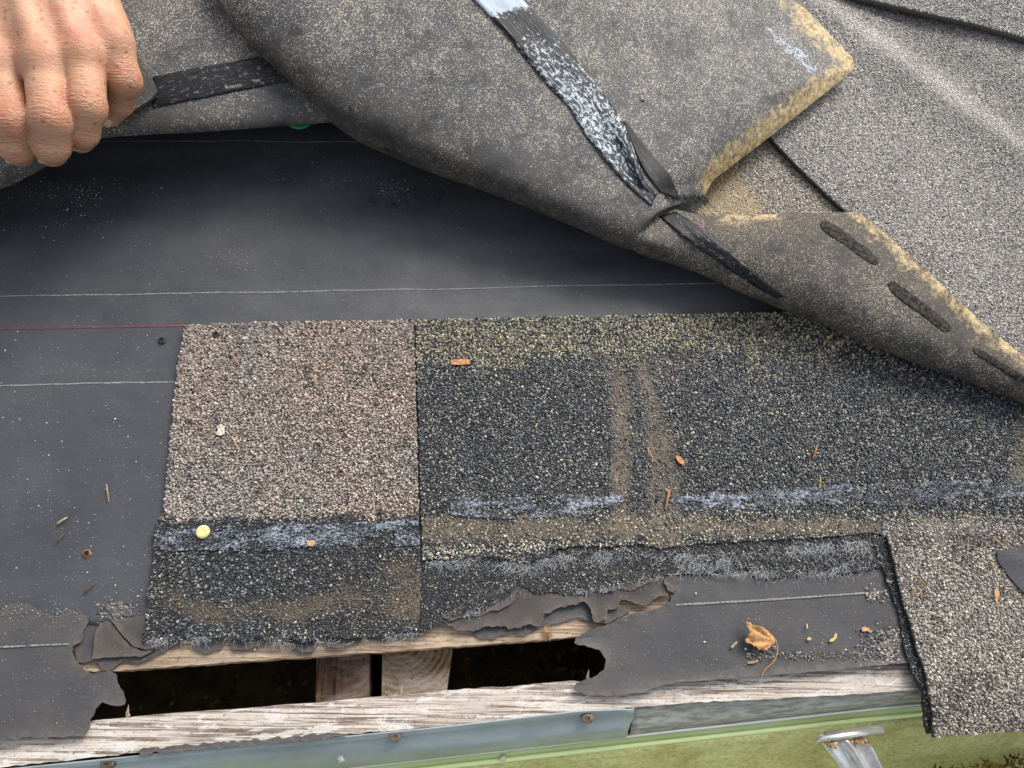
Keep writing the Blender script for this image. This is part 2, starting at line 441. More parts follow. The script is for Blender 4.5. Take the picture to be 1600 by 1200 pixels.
M['paint'] = m_simple('grey fascia paint', (.40, .41, .36), .6, .4, 0, (.20, .20, .18), 90, 300, .4, .0006, (1, 4, 4))

# ------------------------------------------------------------------ ground and roof deck
def box(mb, x0, x1, y0, y1, z0, z1, col=None):
    V = [(x0, y0, z0), (x1, y0, z0), (x1, y1, z0), (x0, y1, z0), (x0, y0, z1), (x1, y0, z1), (x1, y1, z1), (x0, y1, z1)]
    mb.add(V, [(0, 3, 2, 1), (4, 5, 6, 7), (0, 1, 5, 4), (1, 2, 6, 5), (2, 3, 7, 6), (3, 0, 4, 7)], col)
g = MB(); g.add([(-60, -60, -2.6), (60, -60, -2.6), (60, 60, -2.6), (-60, 60, -2.6)], [(0, 1, 2, 3)])
tag(g.build('ground', m_simple('lawn', (.05, .09, .02), .9, .2, 0, (.09, .12, .04), 3)), kind='structure')

def prism(name, pix, ztop, zbot, m, parent=None, rag=.0004, spacing=.01, seed=0, zvar=0, step=.003):
    poly = ragged(wp(pix, ztop), step, rag, 250, seed)
    V, F, n, d = plate(poly, spacing, lambda x, y, dd: ztop+zvar*(fbm(x*60, y*200)-.5), ztop-zbot)
    return mk(name, V, F, m, parent, False)

deck = prism('deck_board', [(-500, 1098), (-100, 1068), (132, 1049), (175, 1049), (232, 1044), (380, 1033), (510, 1025), (640, 1015), (846, 1000), (901, 994), (1100, 979), (1500, 948), (1900, 920), (1900, 700), (1200, 705), (400, 720), (-500, 760)], -.0022, -.0205, M['wood_new'], seed=3, rag=.0005, step=.0015)
tag(deck, 'pale roof deck board with torn felt stuck to it above the dark gap', 'board')
dk2 = prism('roof_deck', [(-700, 765), (400, 724), (1200, 709), (2200, 690), (2600, -500), (-1600, -500)], -.0022, -.0205, M['wood'], spacing=.03)
tag(dk2, kind='structure')
fasc = prism('fascia_board', [(-400, 1180), (-100, 1153), (140, 1127), (240, 1117), (380, 1107), (520, 1095), (695, 1079), (905, 1064), (1100, 1050), (1440, 1020), (1900, 985), (1900, 1050), (1439, 1078), (1250, 1090), (1080, 1098), (989, 1106), (905, 1111), (695, 1134), (560, 1146), (350, 1163), (180, 1180), (0, 1199), (-400, 1240)], -.0030, -.10, M['wood'], seed=9, rag=.0006, step=.0015, zvar=.0015)
tag(fasc, 'long weathered pale board with open grain running under the dark gap', 'board')
# rafters inside the gap
def rafter(name, pix, zt, m, label):
    poly = wp(pix, zt); V, F, n, d = plate(poly, .004, lambda x, y, dd: zt+.001*(fbm(x*200, y*200)-.5), .09)
    o = mk(name, V, F, m); tag(o, label, 'rafter'); return o
rafter('rafter', [(495, 980), (578, 978), (576, 1120), (493, 1120)], -.0215, M['rafter'], 'dark reddish rafter crossing the gap left of the block with growth rings')
rc = P(640, 965, -.0212)
M['ring'] = m_wood('end grain', (.22, .155, .085), (.085, .055, .03), (.6, .55, .5), ring=(rc[0]-.004, rc[1]-.012, 0))
rafter('rafter', [(598, 980), (712, 978), (694, 1110), (596, 1110)], -.0212, M['ring'], 'brown block with curved growth rings standing in the middle of the gap')
# eave cavity
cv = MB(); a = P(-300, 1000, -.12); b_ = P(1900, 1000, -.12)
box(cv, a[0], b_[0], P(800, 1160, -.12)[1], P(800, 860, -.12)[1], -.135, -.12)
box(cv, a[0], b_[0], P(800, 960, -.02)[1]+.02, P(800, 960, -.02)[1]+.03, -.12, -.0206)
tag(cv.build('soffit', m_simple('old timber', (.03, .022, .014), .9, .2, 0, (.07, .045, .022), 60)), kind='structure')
lit = MB()
for i in range(420):
    u = rng.uniform(150, 950) if i % 2 else 860+rng.normal()*60; q = P(u, rng.uniform(1010, 1110), -.117); s = rng.uniform(.0008, .004); th = rng.random()*6.3
    ca, sa = math.cos(th)*s, math.sin(th)*s
    z = rng.random(4)*.004
    lit.add([(q[0]-ca, q[1]-sa, q[2]+z[0]), (q[0]+sa*.5, q[1]-ca*.5, q[2]+z[1]), (q[0]+ca, q[1]+sa, q[2]+z[2]), (q[0]-sa*.5, q[1]+ca*.5, q[2]+z[3])], [(0, 1, 2, 3)], np.array([.09, .052, .026])*rng.uniform(.3, 2))
tag(lit.build('leaf_litter', m_col('dry litter', .9, .2)), 'brown leaf crumbs scattered in the dark eave gap', 'leaf litter', kind='stuff')

# ------------------------------------------------------------------ underlayment
def under_z(x, y, d=None):
    u, v = UV(np.stack([x, y, np.zeros_like(x)], -1))
    amp = ss(500, 430, v)
    a = .0016*(fbm(x*14+3, y*34+5, 2)-.5)*2 + .0009*np.sin(y*150+2.5*fbm(x*9, y*9, 2)*3)*fbm(x*8+9, y*4, 2)
    return a*amp+.0002*(fbm(x*60, y*60, 2)-.5)
ul = empty('underlayment', tuple(P(200, 700)))
tag(ul, 'wide smooth black felt sheet with printed white lines covering the roof left and centre', 'roofing felt')
poly = ragged(wp([(-700, 990), (-200, 975), (0, 962), (60, 966), (100, 970), (150, 978), (185, 976), (215, 985), (240, 960), (250, 900), (700, 860), (1350, 820), (2000, 800), (2500, -420), (-1500, -420)]), .003, .0006, 300, 5)
V, F, n, d = plate(poly, .0035, under_z, .0008)
mk('felt_sheet', V, F, M['felt'], ul, True)
def ribbon(mb, pts, w, dz, wob=.0003, gaps=.0):
    pts = np.array(pts, float); L = []
    for a, b in zip(pts[:-1], pts[1:]):
        k = max(2, int(np.hypot(*(b-a))/5))
        for j in range(k): L.append(a+(b-a)*j/k)
    L.append(pts[-1]); L = np.array(L)
    q = P(L[:, 0], L[:, 1]); z = under_z(q[:, 0], q[:, 1])
    nn = len(q); ww = w*(.75+.5*fbm(q[:, 0]*500, q[:, 1]*500+3, 2)); off = (fbm(q[:, 0]*90, q[:, 1]*20, 2)-.5)*wob*2
    V = np.concatenate([np.column_stack([q[:, 0], q[:, 1]+off-ww, z+dz]), np.column_stack([q[:, 0], q[:, 1]+off+ww, z+dz])])
    fs = [(i, i+1, nn+i+1, nn+i) for i in range(nn-1) if gaps == 0 or fbm(q[i, 0]*260, 7., 2) > gaps]
    mb.add(V, fs)
for nm, pts, w_, mt, gp in (('printed_line', [(-400, 466), (0, 463.5), (300, 458), (560, 453), (800, 449), (1180, 443), (1500, 438)], .00040, 'line', .0),
                        ('printed_line', [(-400, 608), (0, 603), (140, 599), (282, 596.5)], .00048, 'line', 0),
                        ('printed_line', [(-300, 226), (150, 222), (400, 220), (480, 223), (600, 222), (900, 221)], .00035, 'line', 0),
                        ('printed_line', [(-300, 519), (0, 514), (150, 511), (290, 508.5)], .0008, 'redline', 0)):
    mb = MB(); ribbon(mb, pts, w_, .00025, gaps=gp); o = mb.build(nm, M[mt], ul)
    if mt == 'redline': o['label'] = 'faded red printed line'

# ------------------------------------------------------------------ lower felt pieces
def felt(name, pix, z, m, label, amp=.0008, curl=0, seed=0, parent=None, th=.0010, zfun=None, cat='roofing felt', sp=.003):
    poly = ragged(wp(pix, z), .0009, amp, 350, seed)
    zf = zfun or (lambda x, y, d: z+curl*np.exp(-d/.003)*fbm(x*120+seed, y*120, 2)+.0005*(fbm(x*90+seed, y*90, 2)-.5))
    V, F, n, d = plate(poly, sp, zf, th)
    o = mk(name, V, F, m, parent, False, None, None, {'edge': .75*np.exp(-(d if len(d) == len(V) else np.concatenate([d, d]))/.0035)})
    if parent is None: tag(o, label, cat)
    return o
P7 = [(-400, 975), (0, 957), (14, 946), (30, 940), (47, 946), (63, 957), (89, 964), (100, 960), (126, 955), (135, 962), (138, 974), (131, 988), (127, 1002), (114, 1011), (114, 1020), (119, 1034), (131, 1046), (140, 1053), (156, 1052), (173, 1047), (181, 1053), (184, 1069), (194, 1083), (195, 1100), (187, 1103), (161, 1097), (149, 1107), (142, 1123), (140, 1137), (131, 1147), (93, 1151), (47, 1153), (0, 1157), (-400, 1190)]
lf = empty('felt_sheet', tuple(P(60, 1050))); tag(lf, 'torn black felt with ragged right end covering the board in the lower left corner', 'roofing felt')
felt('sheet', P7, .0014, M['felt_old'], '', .0009, .0012, 2, lf)
mb = MB()
def flat_ribbon(mb, pts, w, z):
    q = P(np.array(pts)[:, 0], np.array(pts)[:, 1], z); L = []
    for a, b in zip(q[:-1], q[1:]):
        for j in range(12): L.append(a+(b-a)*j/12)
    L = np.array(L); k = len(L); ww = w*(.6+.8*fbm(L[:, 0]*700, L[:, 1]*700, 2))
    mb.add(np.concatenate([L-np.column_stack([0*ww, ww, 0*ww]), L+np.column_stack([0*ww, ww, 0*ww])]), [(i, i+1, k+i+1, k+i) for i in range(k-1) if fbm(L[i, 0]*300, 1., 2) > .12])
flat_ribbon(mb, [(-300, 1021), (0, 1011), (60, 1008), (112, 1006)], .0004, .0021); mb.build('printed_line', M['line'], lf)
P5 = [(1040, 870), (1375, 860), (1400, 940), (1410, 1000), (1430, 1034), (1300, 1047), (1200, 1055), (1100, 1063), (1060, 1066), (1030, 1073), (1000, 1082), (950, 1087), (915, 1085), (897, 1078), (900, 1067), (925, 1059), (943, 1046), (947, 1030), (935, 1015), (915, 1010), (897, 1005), (899, 996), (920, 985), (950, 975), (968, 966), (985, 960), (1005, 957), (1030, 949), (1046, 940), (1056, 922), (1052, 905)]
rf = empty('felt_sheet', tuple(P(1200, 990))); tag(rf, 'torn black felt with a hooked left end, carrying the dry leaf', 'roofing felt')
felt('sheet', P5, .0008, M['felt_old'], '', .0007, .0016, 4, rf)
mb = MB(); flat_ribbon(mb, [(1056, 945), (1200, 937), (1330, 928), (1385, 924)], .0005, .00135); mb.build('printed_line', M['line'], rf)
felt('torn_felt', [(700, 960), (695, 972), (708, 981), (720, 986), (737, 987), (764, 979), (783, 981), (815, 980), (843, 977), (852, 961), (868, 950), (915, 939), (923, 950), (927, 972), (948, 972), (951, 953), (967, 950), (969, 936), (985, 940), (1006, 946), (1025, 936), (1044, 931), (1039, 920), (1052, 909), (1045, 895), (900, 895), (790, 900)], .0012, M['felt_brown'], 'torn brownish felt with ragged lower edge between the fibreglass fringe and the gap', .0016, .0022, 6, sp=.002)
felt('torn_felt', [(715, 975), (736, 988), (750, 998), (772, 998), (794, 990), (821, 991), (846, 979), (870, 974), (890, 968), (905, 964), (926, 972), (950, 974), (985, 955), (940, 930), (800, 940)], -.0006, M['felt_black'], 'darker torn felt layer peeping out below the brownish felt onto the deck board', .0008, .0004, 8, sp=.002)
felt('torn_felt', [(812, 918), (800, 942), (780, 953), (745, 963), (700, 970), (690, 962), (740, 940), (790, 915)], .0017, M['felt_brown'], 'upper flake of torn felt at the left below the black fringe', .0014, .0020, 16, sp=.002)
felt('torn_felt', [(920, 912), (942, 924), (965, 921), (990, 923), (1010, 911), (1030, 906), (1020, 890), (930, 895)], .0017, M['felt_brown'], 'upper flake of torn felt at the right below the black fringe', .0012, .0020, 17, sp=.002)
felt('torn_felt', [(1040, 900), (1056, 900), (1060, 912), (1052, 926), (1043, 922), (1038, 912)], .0028, M['felt_black'], 'small black curl of felt at the right end of the torn brownish felt', .0010, .0020, 18, sp=.0015)
felt('felt_strip', [(200, 1173), (290, 1164), (350, 1159), (470, 1150), (520, 1145), (545, 1149), (480, 1157), (400, 1164), (300, 1172), (220, 1179)], -.0008, M['felt_old'], 'thin grey felt remnant along the lower edge of the long board, above the metal flashing', .0012, .0010, 19, sp=.002)
felt('torn_felt', [(158, 972), (173, 974), (182, 980), (190, 993), (203, 1008), (221, 1017), (240, 1012), (260, 1000), (245, 1012), (231, 1022), (219, 1026), (173, 1028), (145, 1030), (147, 1004), (149, 987)], .0012, M['felt_brown'], 'small torn grey felt triangle beside the ragged lower left felt', .0006, .0016, 11, sp=.002)
felt('torn_felt', [(115, 1008), (136, 970), (160, 975), (260, 985), (275, 1005), (262, 1016), (240, 1027), (214, 1037), (193, 1032), (184, 1039), (173, 1047), (158, 1046), (152, 1032), (121, 1036)], -.0005, M['felt_black'], 'black felt scrap lying under the small torn grey felt triangle', .0007, .0006, 13, sp=.002)
felt('torn_felt', [(176, 970), (235, 960), (250, 1010), (226, 1015), (210, 1011), (196, 998), (184, 982)], .0020, M['felt_brown'], 'dusty brown felt tongue at the lower left corner of the starter shingle', .0005, .0012, 15, sp=.002)
for i, (pp, lb) in enumerate((
    ([(310, 990), (300, 1010), (322, 1022), (345, 1014), (352, 1000), (345, 985)], 'black felt shred under the shingle edge above the left end of the gap'),
    ([(352, 995), (366, 1016), (392, 1013), (420, 1006), (425, 985)], 'grey felt shred hanging below the fringe of the starter shingle'),
    ([(440, 985), (446, 1004), (470, 1018), (490, 1018), (500, 1004), (480, 985)], 'rounded dark felt tongue under the starter shingle left of the rafter'),
    ([(505, 985), (512, 1010), (530, 1012), (560, 1006), (570, 990)], 'dark felt shred under the starter shingle above the rafter'),
    ([(572, 985), (575, 998), (600, 1001), (625, 996), (640, 988), (620, 980)], 'flat dark felt strip under the shingle above the ring marked block'))):
    felt('torn_felt', pp, -.0003+.0004*(i % 2), M['felt_black'] if i % 2 == 0 or i > 3 else M['felt_brown'], lb, .0007, .001, 20+i, sp=.002)

# ------------------------------------------------------------------ shingles
def pal(n, cols, wts):
    cols = np.array(cols); w_ = np.array(wts)/sum(wts)
    c = cols[rng.choice(len(cols), n, p=w_)]
    return c*(.72+.56*rng.random((n, 1)))
TAN = [(.34, .28, .235), (.42, .36, .31), (.27, .215, .18), (.50, .44, .38), (.12, .10, .09), (.055, .055, .06), (.33, .25, .19)]
TANW = [30, 22, 22, 10, 8, 5, 5]
BLK = [(.026, .028, .033), (.045, .049, .057), (.075, .082, .092), (.11, .12, .125), (.22, .22, .20), (.38, .34, .26), (.15, .18, .19)]
BLKW = [30, 24, 17, 11, 8, 5, 5]
YEL = [(.04, .04, .042), (.12, .115, .10), (.36, .31, .18), (.54, .46, .26), (.26, .245, .20), (.42, .40, .33)]
YELW = [22, 22, 15, 9, 20, 12]
GRY = [(.24, .23, .215), (.34, .325, .30), (.15, .145, .14), (.46, .44, .41), (.07, .07, .075), (.29, .25, .20)]
GRYW = [30, 24, 18, 12, 7, 8]
DIRT = np.array([.125, .097, .065])

def shingle(name, pix, z, colf, sp, parent, thick=.003, amp=.0006, seed=0, zf=None, basecol=None, gsize=.62, droop=0, hgt=.55, fines=(.02, .02, .021)):
    z_ = zf or (lambda x, y, d: z+.0003*(fbm(x*80+seed, y*80, 2)-.5))
    poly = ragged(wp(pix, z), .0012, amp, 380, seed)
    V, F, n, d = plate(poly, .0022, z_, thick)
    bc = basecol(V[:, :2]) if basecol else np.tile(fines, (len(V), 1))
    bc[n:] = (.02, .02, .021)
    gv, gq, gp, gc = granules(poly, sp, z_, colf, size=gsize, hgt=hgt)
    b0 = len(V)
    VV = np.concatenate([V, gv]); CC = np.concatenate([bc, gc])
    Fs = [F[0], F[1], F[2], gq+b0, gp+b0]
    return mk(name, VV, Fs, M['gran'], parent, False, CC)
def band(v, a, b, s=8): return ss(a-s, a+s, v)*(1-ss(b-s, b+s, v))
def uvn(g):
    u, v = UV(np.column_stack([g, np.zeros(len(g))]))
    nz = fbm(g[:, 0]*70, g[:, 1]*70, 4)-.5; nf = fbm(g[:, 0]*400, g[:, 1]*400, 2)-.5
    return u, v, nz, nf
def apply_dirt(col, D, n, dirt=DIRT):
    D = np.clip(D, 0, 1)[:, None]
    return col*(1-D)+(dirt*(.6+.9*rng.random((n, 1))))*D

# starter piece ------------------------------------------------------------
def dirt1(u, v, nz, nf):
    wave = 948+10*np.sin((u-300)/55)+6*np.sin(u/23)
    D = .85*np.exp(-((v-wave)/17)**2)*ss(225, 300, u)+.75*ss(585, 650, u+nz*40)*band(v, 880, 965, 14)
    return D*(1+2.2*nz)+nf*.35*(D > .1)
def c1(g):
    u, v, nz, nf = uvn(g); n = len(g)
    T = pal(n, TAN, TANW); B = pal(n, BLK, BLKW)
    m = ss(806, 816, v+nz*26+nf*14)
    m = np.maximum(m, .0)
    pk = rng.random(n) < m
    col = np.where(pk[:, None], B, T)
    dk = (fbm(g[:, 0]*210+5, g[:, 1]*210, 3) > .69) & ~pk & (rng.random(n) < .5)
    col[dk] *= .4
    pink = fbm(g[:, 0]*25, g[:, 1]*25+9, 2)[:, None]
    col = col*(1+(pink-.5)*np.array([.25, 0, -.2]))
    D = dirt1(u, v, nz, nf)
    col = apply_dirt(col, D*.9*(rng.random(n) < .85), n)
    rs = np.where(pk, .85, 1.0)*np.where(rng.random(n) < .06, 1.35, 1)
    return col, rs, np.clip(D, 0, 1)*.22
def b1(x):
    u, v, nz, nf = uvn(x); D = np.clip(dirt1(u, v, nz, nf), 0, 1)[:, None]
    t_ = ss(820, 806, v)[:, None]; return (np.array([.022, .021, .021])*(1-t_)+np.array([.085, .072, .064])*t_)*(1-D)+DIRT*.75*D
sh1 = empty('starter_shingle', tuple(P(450, 750)))
tag(sh1, 'square pinkish tan shingle piece with a black lower half, carrying the round yellow nail cap', 'shingle')
P1 = [(288, 508), (400, 504), (520, 502), (647, 500), (650, 620), (653, 740), (656, 860), (656, 950), (654, 984), (600, 992), (566, 996), (540, 999), (510, 994), (480, 1003), (455, 998), (430, 1002), (400, 995), (380, 1003), (355, 993), (330, 998), (300, 992), (275, 1004), (250, 998), (222, 1004), (228, 975), (232, 930), (238, 880), (241, 830), (247, 812), (257, 800), (261, 745), (267, 680), (272, 620), (280, 560)]
shingle('granule_sheet', P1, .0032, c1, .00128, sh1, basecol=b1, seed=31, amp=.0007)

# torn layer below the right-hand shingle
def c2(g):
    u, v, nz, nf = uvn(g); n = len(g)
    col = pal(n, BLK, [30, 22, 14, 12, 13, 7, 2])
    fz = ss(880, 905, v+nz*20)
    gone = rng.random(n) < .25+.25*fz
    col[gone] = (.022, .022, .024)
    return col, np.where(gone, .6, .85), np.zeros(n)
sh2 = empty('torn_shingle', tuple(P(900, 890)))
tag(sh2, 'torn black shingle layer with pale fibreglass fringe below the long dark shingle', 'shingle')
P2 = [(656, 830), (1368, 815), (1378, 885), (1345, 893), (1315, 896), (1290, 890), (1262, 897), (1235, 899), (1205, 904), (1180, 900), (1168, 888), (1130, 892), (1105, 898), (1080, 895), (1050, 900), (1020, 902), (995, 908), (965, 918), (930, 924), (895, 930), (862, 925), (835, 928), (818, 915), (806, 922), (790, 937), (765, 948), (740, 961), (710, 970), (685, 976), (665, 986), (655, 993), (640, 992)]
shingle('granule_sheet', P2, .0022, c2, .00120, sh2, seed=41, amp=.0009, thick=.002)

# long right-hand shingle -----------------------------------------------------
def dirt3(u, v, nz, nf):
    cx1 = 962+9*np.sin((v-590)/45)+np.maximum(v-650, 0)*.12; cx2 = 1012+(v-640)*.13
    D = .95*np.exp(-((u-cx1+nz*26)/15)**4)*band(v, 585, 850, 12)
    D = np.maximum(D, .95*np.exp(-((u-cx2-ss(600,700,v)*8+nz*26)/(12+ss(600, 720, v)*14))**4)*band(v, 572, 860, 12))
    D = np.maximum(D, .9*band(v+nz*26, 812, 846-(u-700)*.012, 9))
    D = np.maximum(D, .6*ss(1570, 1600, u+nz*60)*band(v, 640, 760, 20))
    D = np.maximum(D, .35*np.exp(-((u-995)/60)**2)*band(v, 560, 600, 10))
    return D*(1+1.6*nz)+nf*.45*(D > .12)
def c3(g):
    u, v, nz, nf = uvn(g); n = len(g)
    B = pal(n, BLK, [24, 22, 18, 13, 11, 8, 5]); Y = pal(n, YEL, YELW)
    lim = 585-(u-650)*.012
    m = ss(lim-34, lim+16, v+nz*70+nf*16)
    edge = np.exp(-((v-(868-ss(700, 900, u)*16))/8)**2)*(u < 1360)*(1-.65*ss(760, 960, u))
    pk = (rng.random(n) < m)
    col = np.where(pk[:, None], B, Y)
    D = dirt3(u, v, nz, nf)
    col = apply_dirt(col, D*(rng.random(n) < .8), n)
    br = (v > 800) & (rng.random(n) < .16)
    col[br] = pal(int(br.sum()), [(.40, .34, .22), (.30, .26, .18), (.5, .46, .36)], [1, 1, 1])
    lt = (rng.random(n) < edge*.55)
    col[lt] = pal(int(lt.sum()), [(.46, .42, .32), (.36, .32, .24), (.55, .53, .46)], [1, 1, 1])
    rt = (u > 1375) & (v > 800-20*nz) 
    k = rt & (rng.random(n) < ss(800, 830, v))
    col[k] = pal(int(k.sum()), GRY, GRYW)
    return col, np.where(rng.random(n) < .05, 1.35, .95), np.clip(D, 0, 1)*.42
def b3(x):
    u, v, nz, nf = uvn(x); D = np.clip(dirt3(u, v, nz, nf), 0, 1)[:, None]
    return np.array([.022, .022, .023])*(1-D)+DIRT*.8*D
sh3 = empty('dark_shingle', tuple(P(1100, 680)))
tag(sh3, 'long dark blue black shingle with yellowish top band and two muddy streaks', 'shingle')
P3 = [(649.5, 500), (800, 496), (960, 493), (1260, 487), (1420, 481), (1750, 470), (1780, 838), (1600, 842), (1500, 840), (1400, 838), (1360, 832), (1300, 838), (1240, 842), (1170, 845), (1130, 848), (1080, 850), (1034, 857), (1000, 850), (952, 854), (900, 853), (871, 858), (850, 870), (820, 880), (780, 872), (745, 868), (720, 873), (690, 872), (661, 876), (658, 800), (655, 700)]
shingle('granule_sheet', P3, .0036, c3, .00128, sh3, basecol=b3, seed=51, amp=.0006, thick=.0022)

# bottom-right overhanging shingle -------------------------------------------
def c4(g):
    u, v, nz, nf = uvn(g); n = len(g)
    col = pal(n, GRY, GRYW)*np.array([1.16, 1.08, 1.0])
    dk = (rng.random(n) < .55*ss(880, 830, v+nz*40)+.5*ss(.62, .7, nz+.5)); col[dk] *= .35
    return col, np.where(rng.random(n) < .05, 1.3, 1.0), np.zeros(n)
sh4 = empty('eave_shingle', tuple(P(1510, 1000)))
tag(sh4, 'grey tan shingle overhanging the green gutter in the lower right corner', 'shingle')
def z4(x, y, d):
    u, v = UV(np.stack([x, y, np.zeros_like(x)], -1))
    return .0062-.010*ss(1050, 1180, v)**1.5+.0004*(fbm(x*80, y*80, 2)-.5)
P4 = [(1386, 836), (1500, 833), (1620, 830), (1800, 826), (1800, 1140), (1700, 1143), (1600, 1143), (1560, 1146), (1530, 1150), (1500, 1149), (1476, 1154), (1470, 1140), (1464, 1115), (1452, 1080), (1446, 1050), (1432, 1010), (1420, 965), (1406, 920), (1398, 880)]
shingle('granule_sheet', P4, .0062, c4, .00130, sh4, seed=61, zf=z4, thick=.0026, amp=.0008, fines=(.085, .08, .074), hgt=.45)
def c4b(g):
    n = len(g); col = pal(n, BLK, [40, 26, 14, 9, 6, 4, 1]); return col, np.full(n, .8), np.zeros(n)
sh4b = empty('under_shingle', tuple(P(1410, 1000)))
tag(sh4b, 'black crumbling shingle layer showing as a narrow dark strip left of the overhanging grey shingle', 'shingle')
P4b = [(1362, 838), (1430, 836), (1500, 1000), (1560, 1142), (1478, 1150), (1464, 1148), (1450, 1112), (1442, 1080), (1424, 1045), (1412, 1000), (1402, 950), (1384, 900), (1370, 865)]
def z4b(x, y, d):
    return z4(x, y, d)-.0032
shingle('granule_sheet', P4b, .003, c4b, .00125, sh4b, seed=67, zf=z4b, thick=.0026, amp=.0012)

# upper right courses -----------------------------------------------------------
def ridge(x, y):
    u, v = UV(np.stack([x, y, np.zeros_like(x)], -1))
    # long soft hump from (1270,10) to (1600,255)
    dx, dy = 330/411., 245/411.
    d_ = (u-1270)*(-dy)+(v-10)*dx      # signed distance (px) across the hump, + is lower-left
    return u, v, d_
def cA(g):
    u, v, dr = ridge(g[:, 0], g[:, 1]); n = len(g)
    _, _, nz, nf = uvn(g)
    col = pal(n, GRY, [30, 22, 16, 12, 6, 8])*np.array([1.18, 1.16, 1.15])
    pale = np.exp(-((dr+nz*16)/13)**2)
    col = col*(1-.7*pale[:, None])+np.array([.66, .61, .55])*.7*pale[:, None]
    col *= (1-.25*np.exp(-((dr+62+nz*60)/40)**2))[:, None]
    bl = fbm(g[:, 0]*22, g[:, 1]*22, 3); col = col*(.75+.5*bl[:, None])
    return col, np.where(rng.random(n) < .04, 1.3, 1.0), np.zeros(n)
def zA(x, y, d):
    u, v, dr = ridge(x, y)
    return .0068+.0032*np.exp(-(dr/30)**2)+.0022*np.exp(-((dr-190)/90)**2)-.001*np.exp(-((dr+60)/40)**2)+.0008*(fbm(x*30, y*30, 2)-.5)
shA = empty('weathered_shingle', tuple(P(1450, 250)))
tag(shA, 'large weathered grey shingle with a pale raised crease in the upper right corner', 'shingle')
PA = [(1130, 150), (1170, 190), (1198, 213), (1240, 258), (1285, 300), (1322, 334), (1400, 412), (1500, 505), (1650, 660), (2100, 640), (2000, 0), (1900, -160), (1100, -160), (1060, 60)]
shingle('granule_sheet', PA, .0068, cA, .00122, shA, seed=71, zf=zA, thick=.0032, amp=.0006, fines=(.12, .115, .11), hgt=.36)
def cB(g):
    u, v, nz, nf = uvn(g); n = len(g)
    col = pal(n, GRY, GRYW)*np.array([1.3, 1.2, 1.08])
    m = ss(1165, 1140, u-(v-280)*.75+nz*14); k = rng.random(n) < m
    col[k] = pal(int(k.sum()), [(.5, .38, .17), (.62, .5, .27), (.3, .2, .1)], [3, 3, 1])
    return col, np.where(k, .8, 1.0), np.where(k, .1, 0)
shB = empty('lower_tab', tuple(P(1230, 300)))
tag(shB, 'tan grey shingle tab with a yellow dirt patch, tucked between the two folded flaps', 'shingle')
PB = [(1085, 290), (1080, 250), (1150, 170), (1230, 200), (1345, 325), (1420, 410), (1300, 420), (1090, 400)]
shingle('granule_sheet', PB, .0034, cB, .00125, shB, seed=81, amp=.0004, fines=(.16, .13, .09), hgt=.4)
def cC(g):
    n = len(g); col = pal(n, GRY, GRYW); return col, np.ones(n), np.zeros(n)
shC = empty('upper_shingle', tuple(P(1550, 10)))
tag(shC, 'grey shingle crossing the extreme top right corner with a dark shadow under its edge', 'shingle')
PC = [(1290, -18), (1345, -4), (1440, 18), (1520, 36), (1600, 58), (1720, 90), (2050, 150), (1900, -160), (1200, -160)]
shingle('granule_sheet', PC, .0145, cC, .00135, shC, seed=91, amp=.0006, thick=.0045, fines=(.11, .105, .10), hgt=.4)

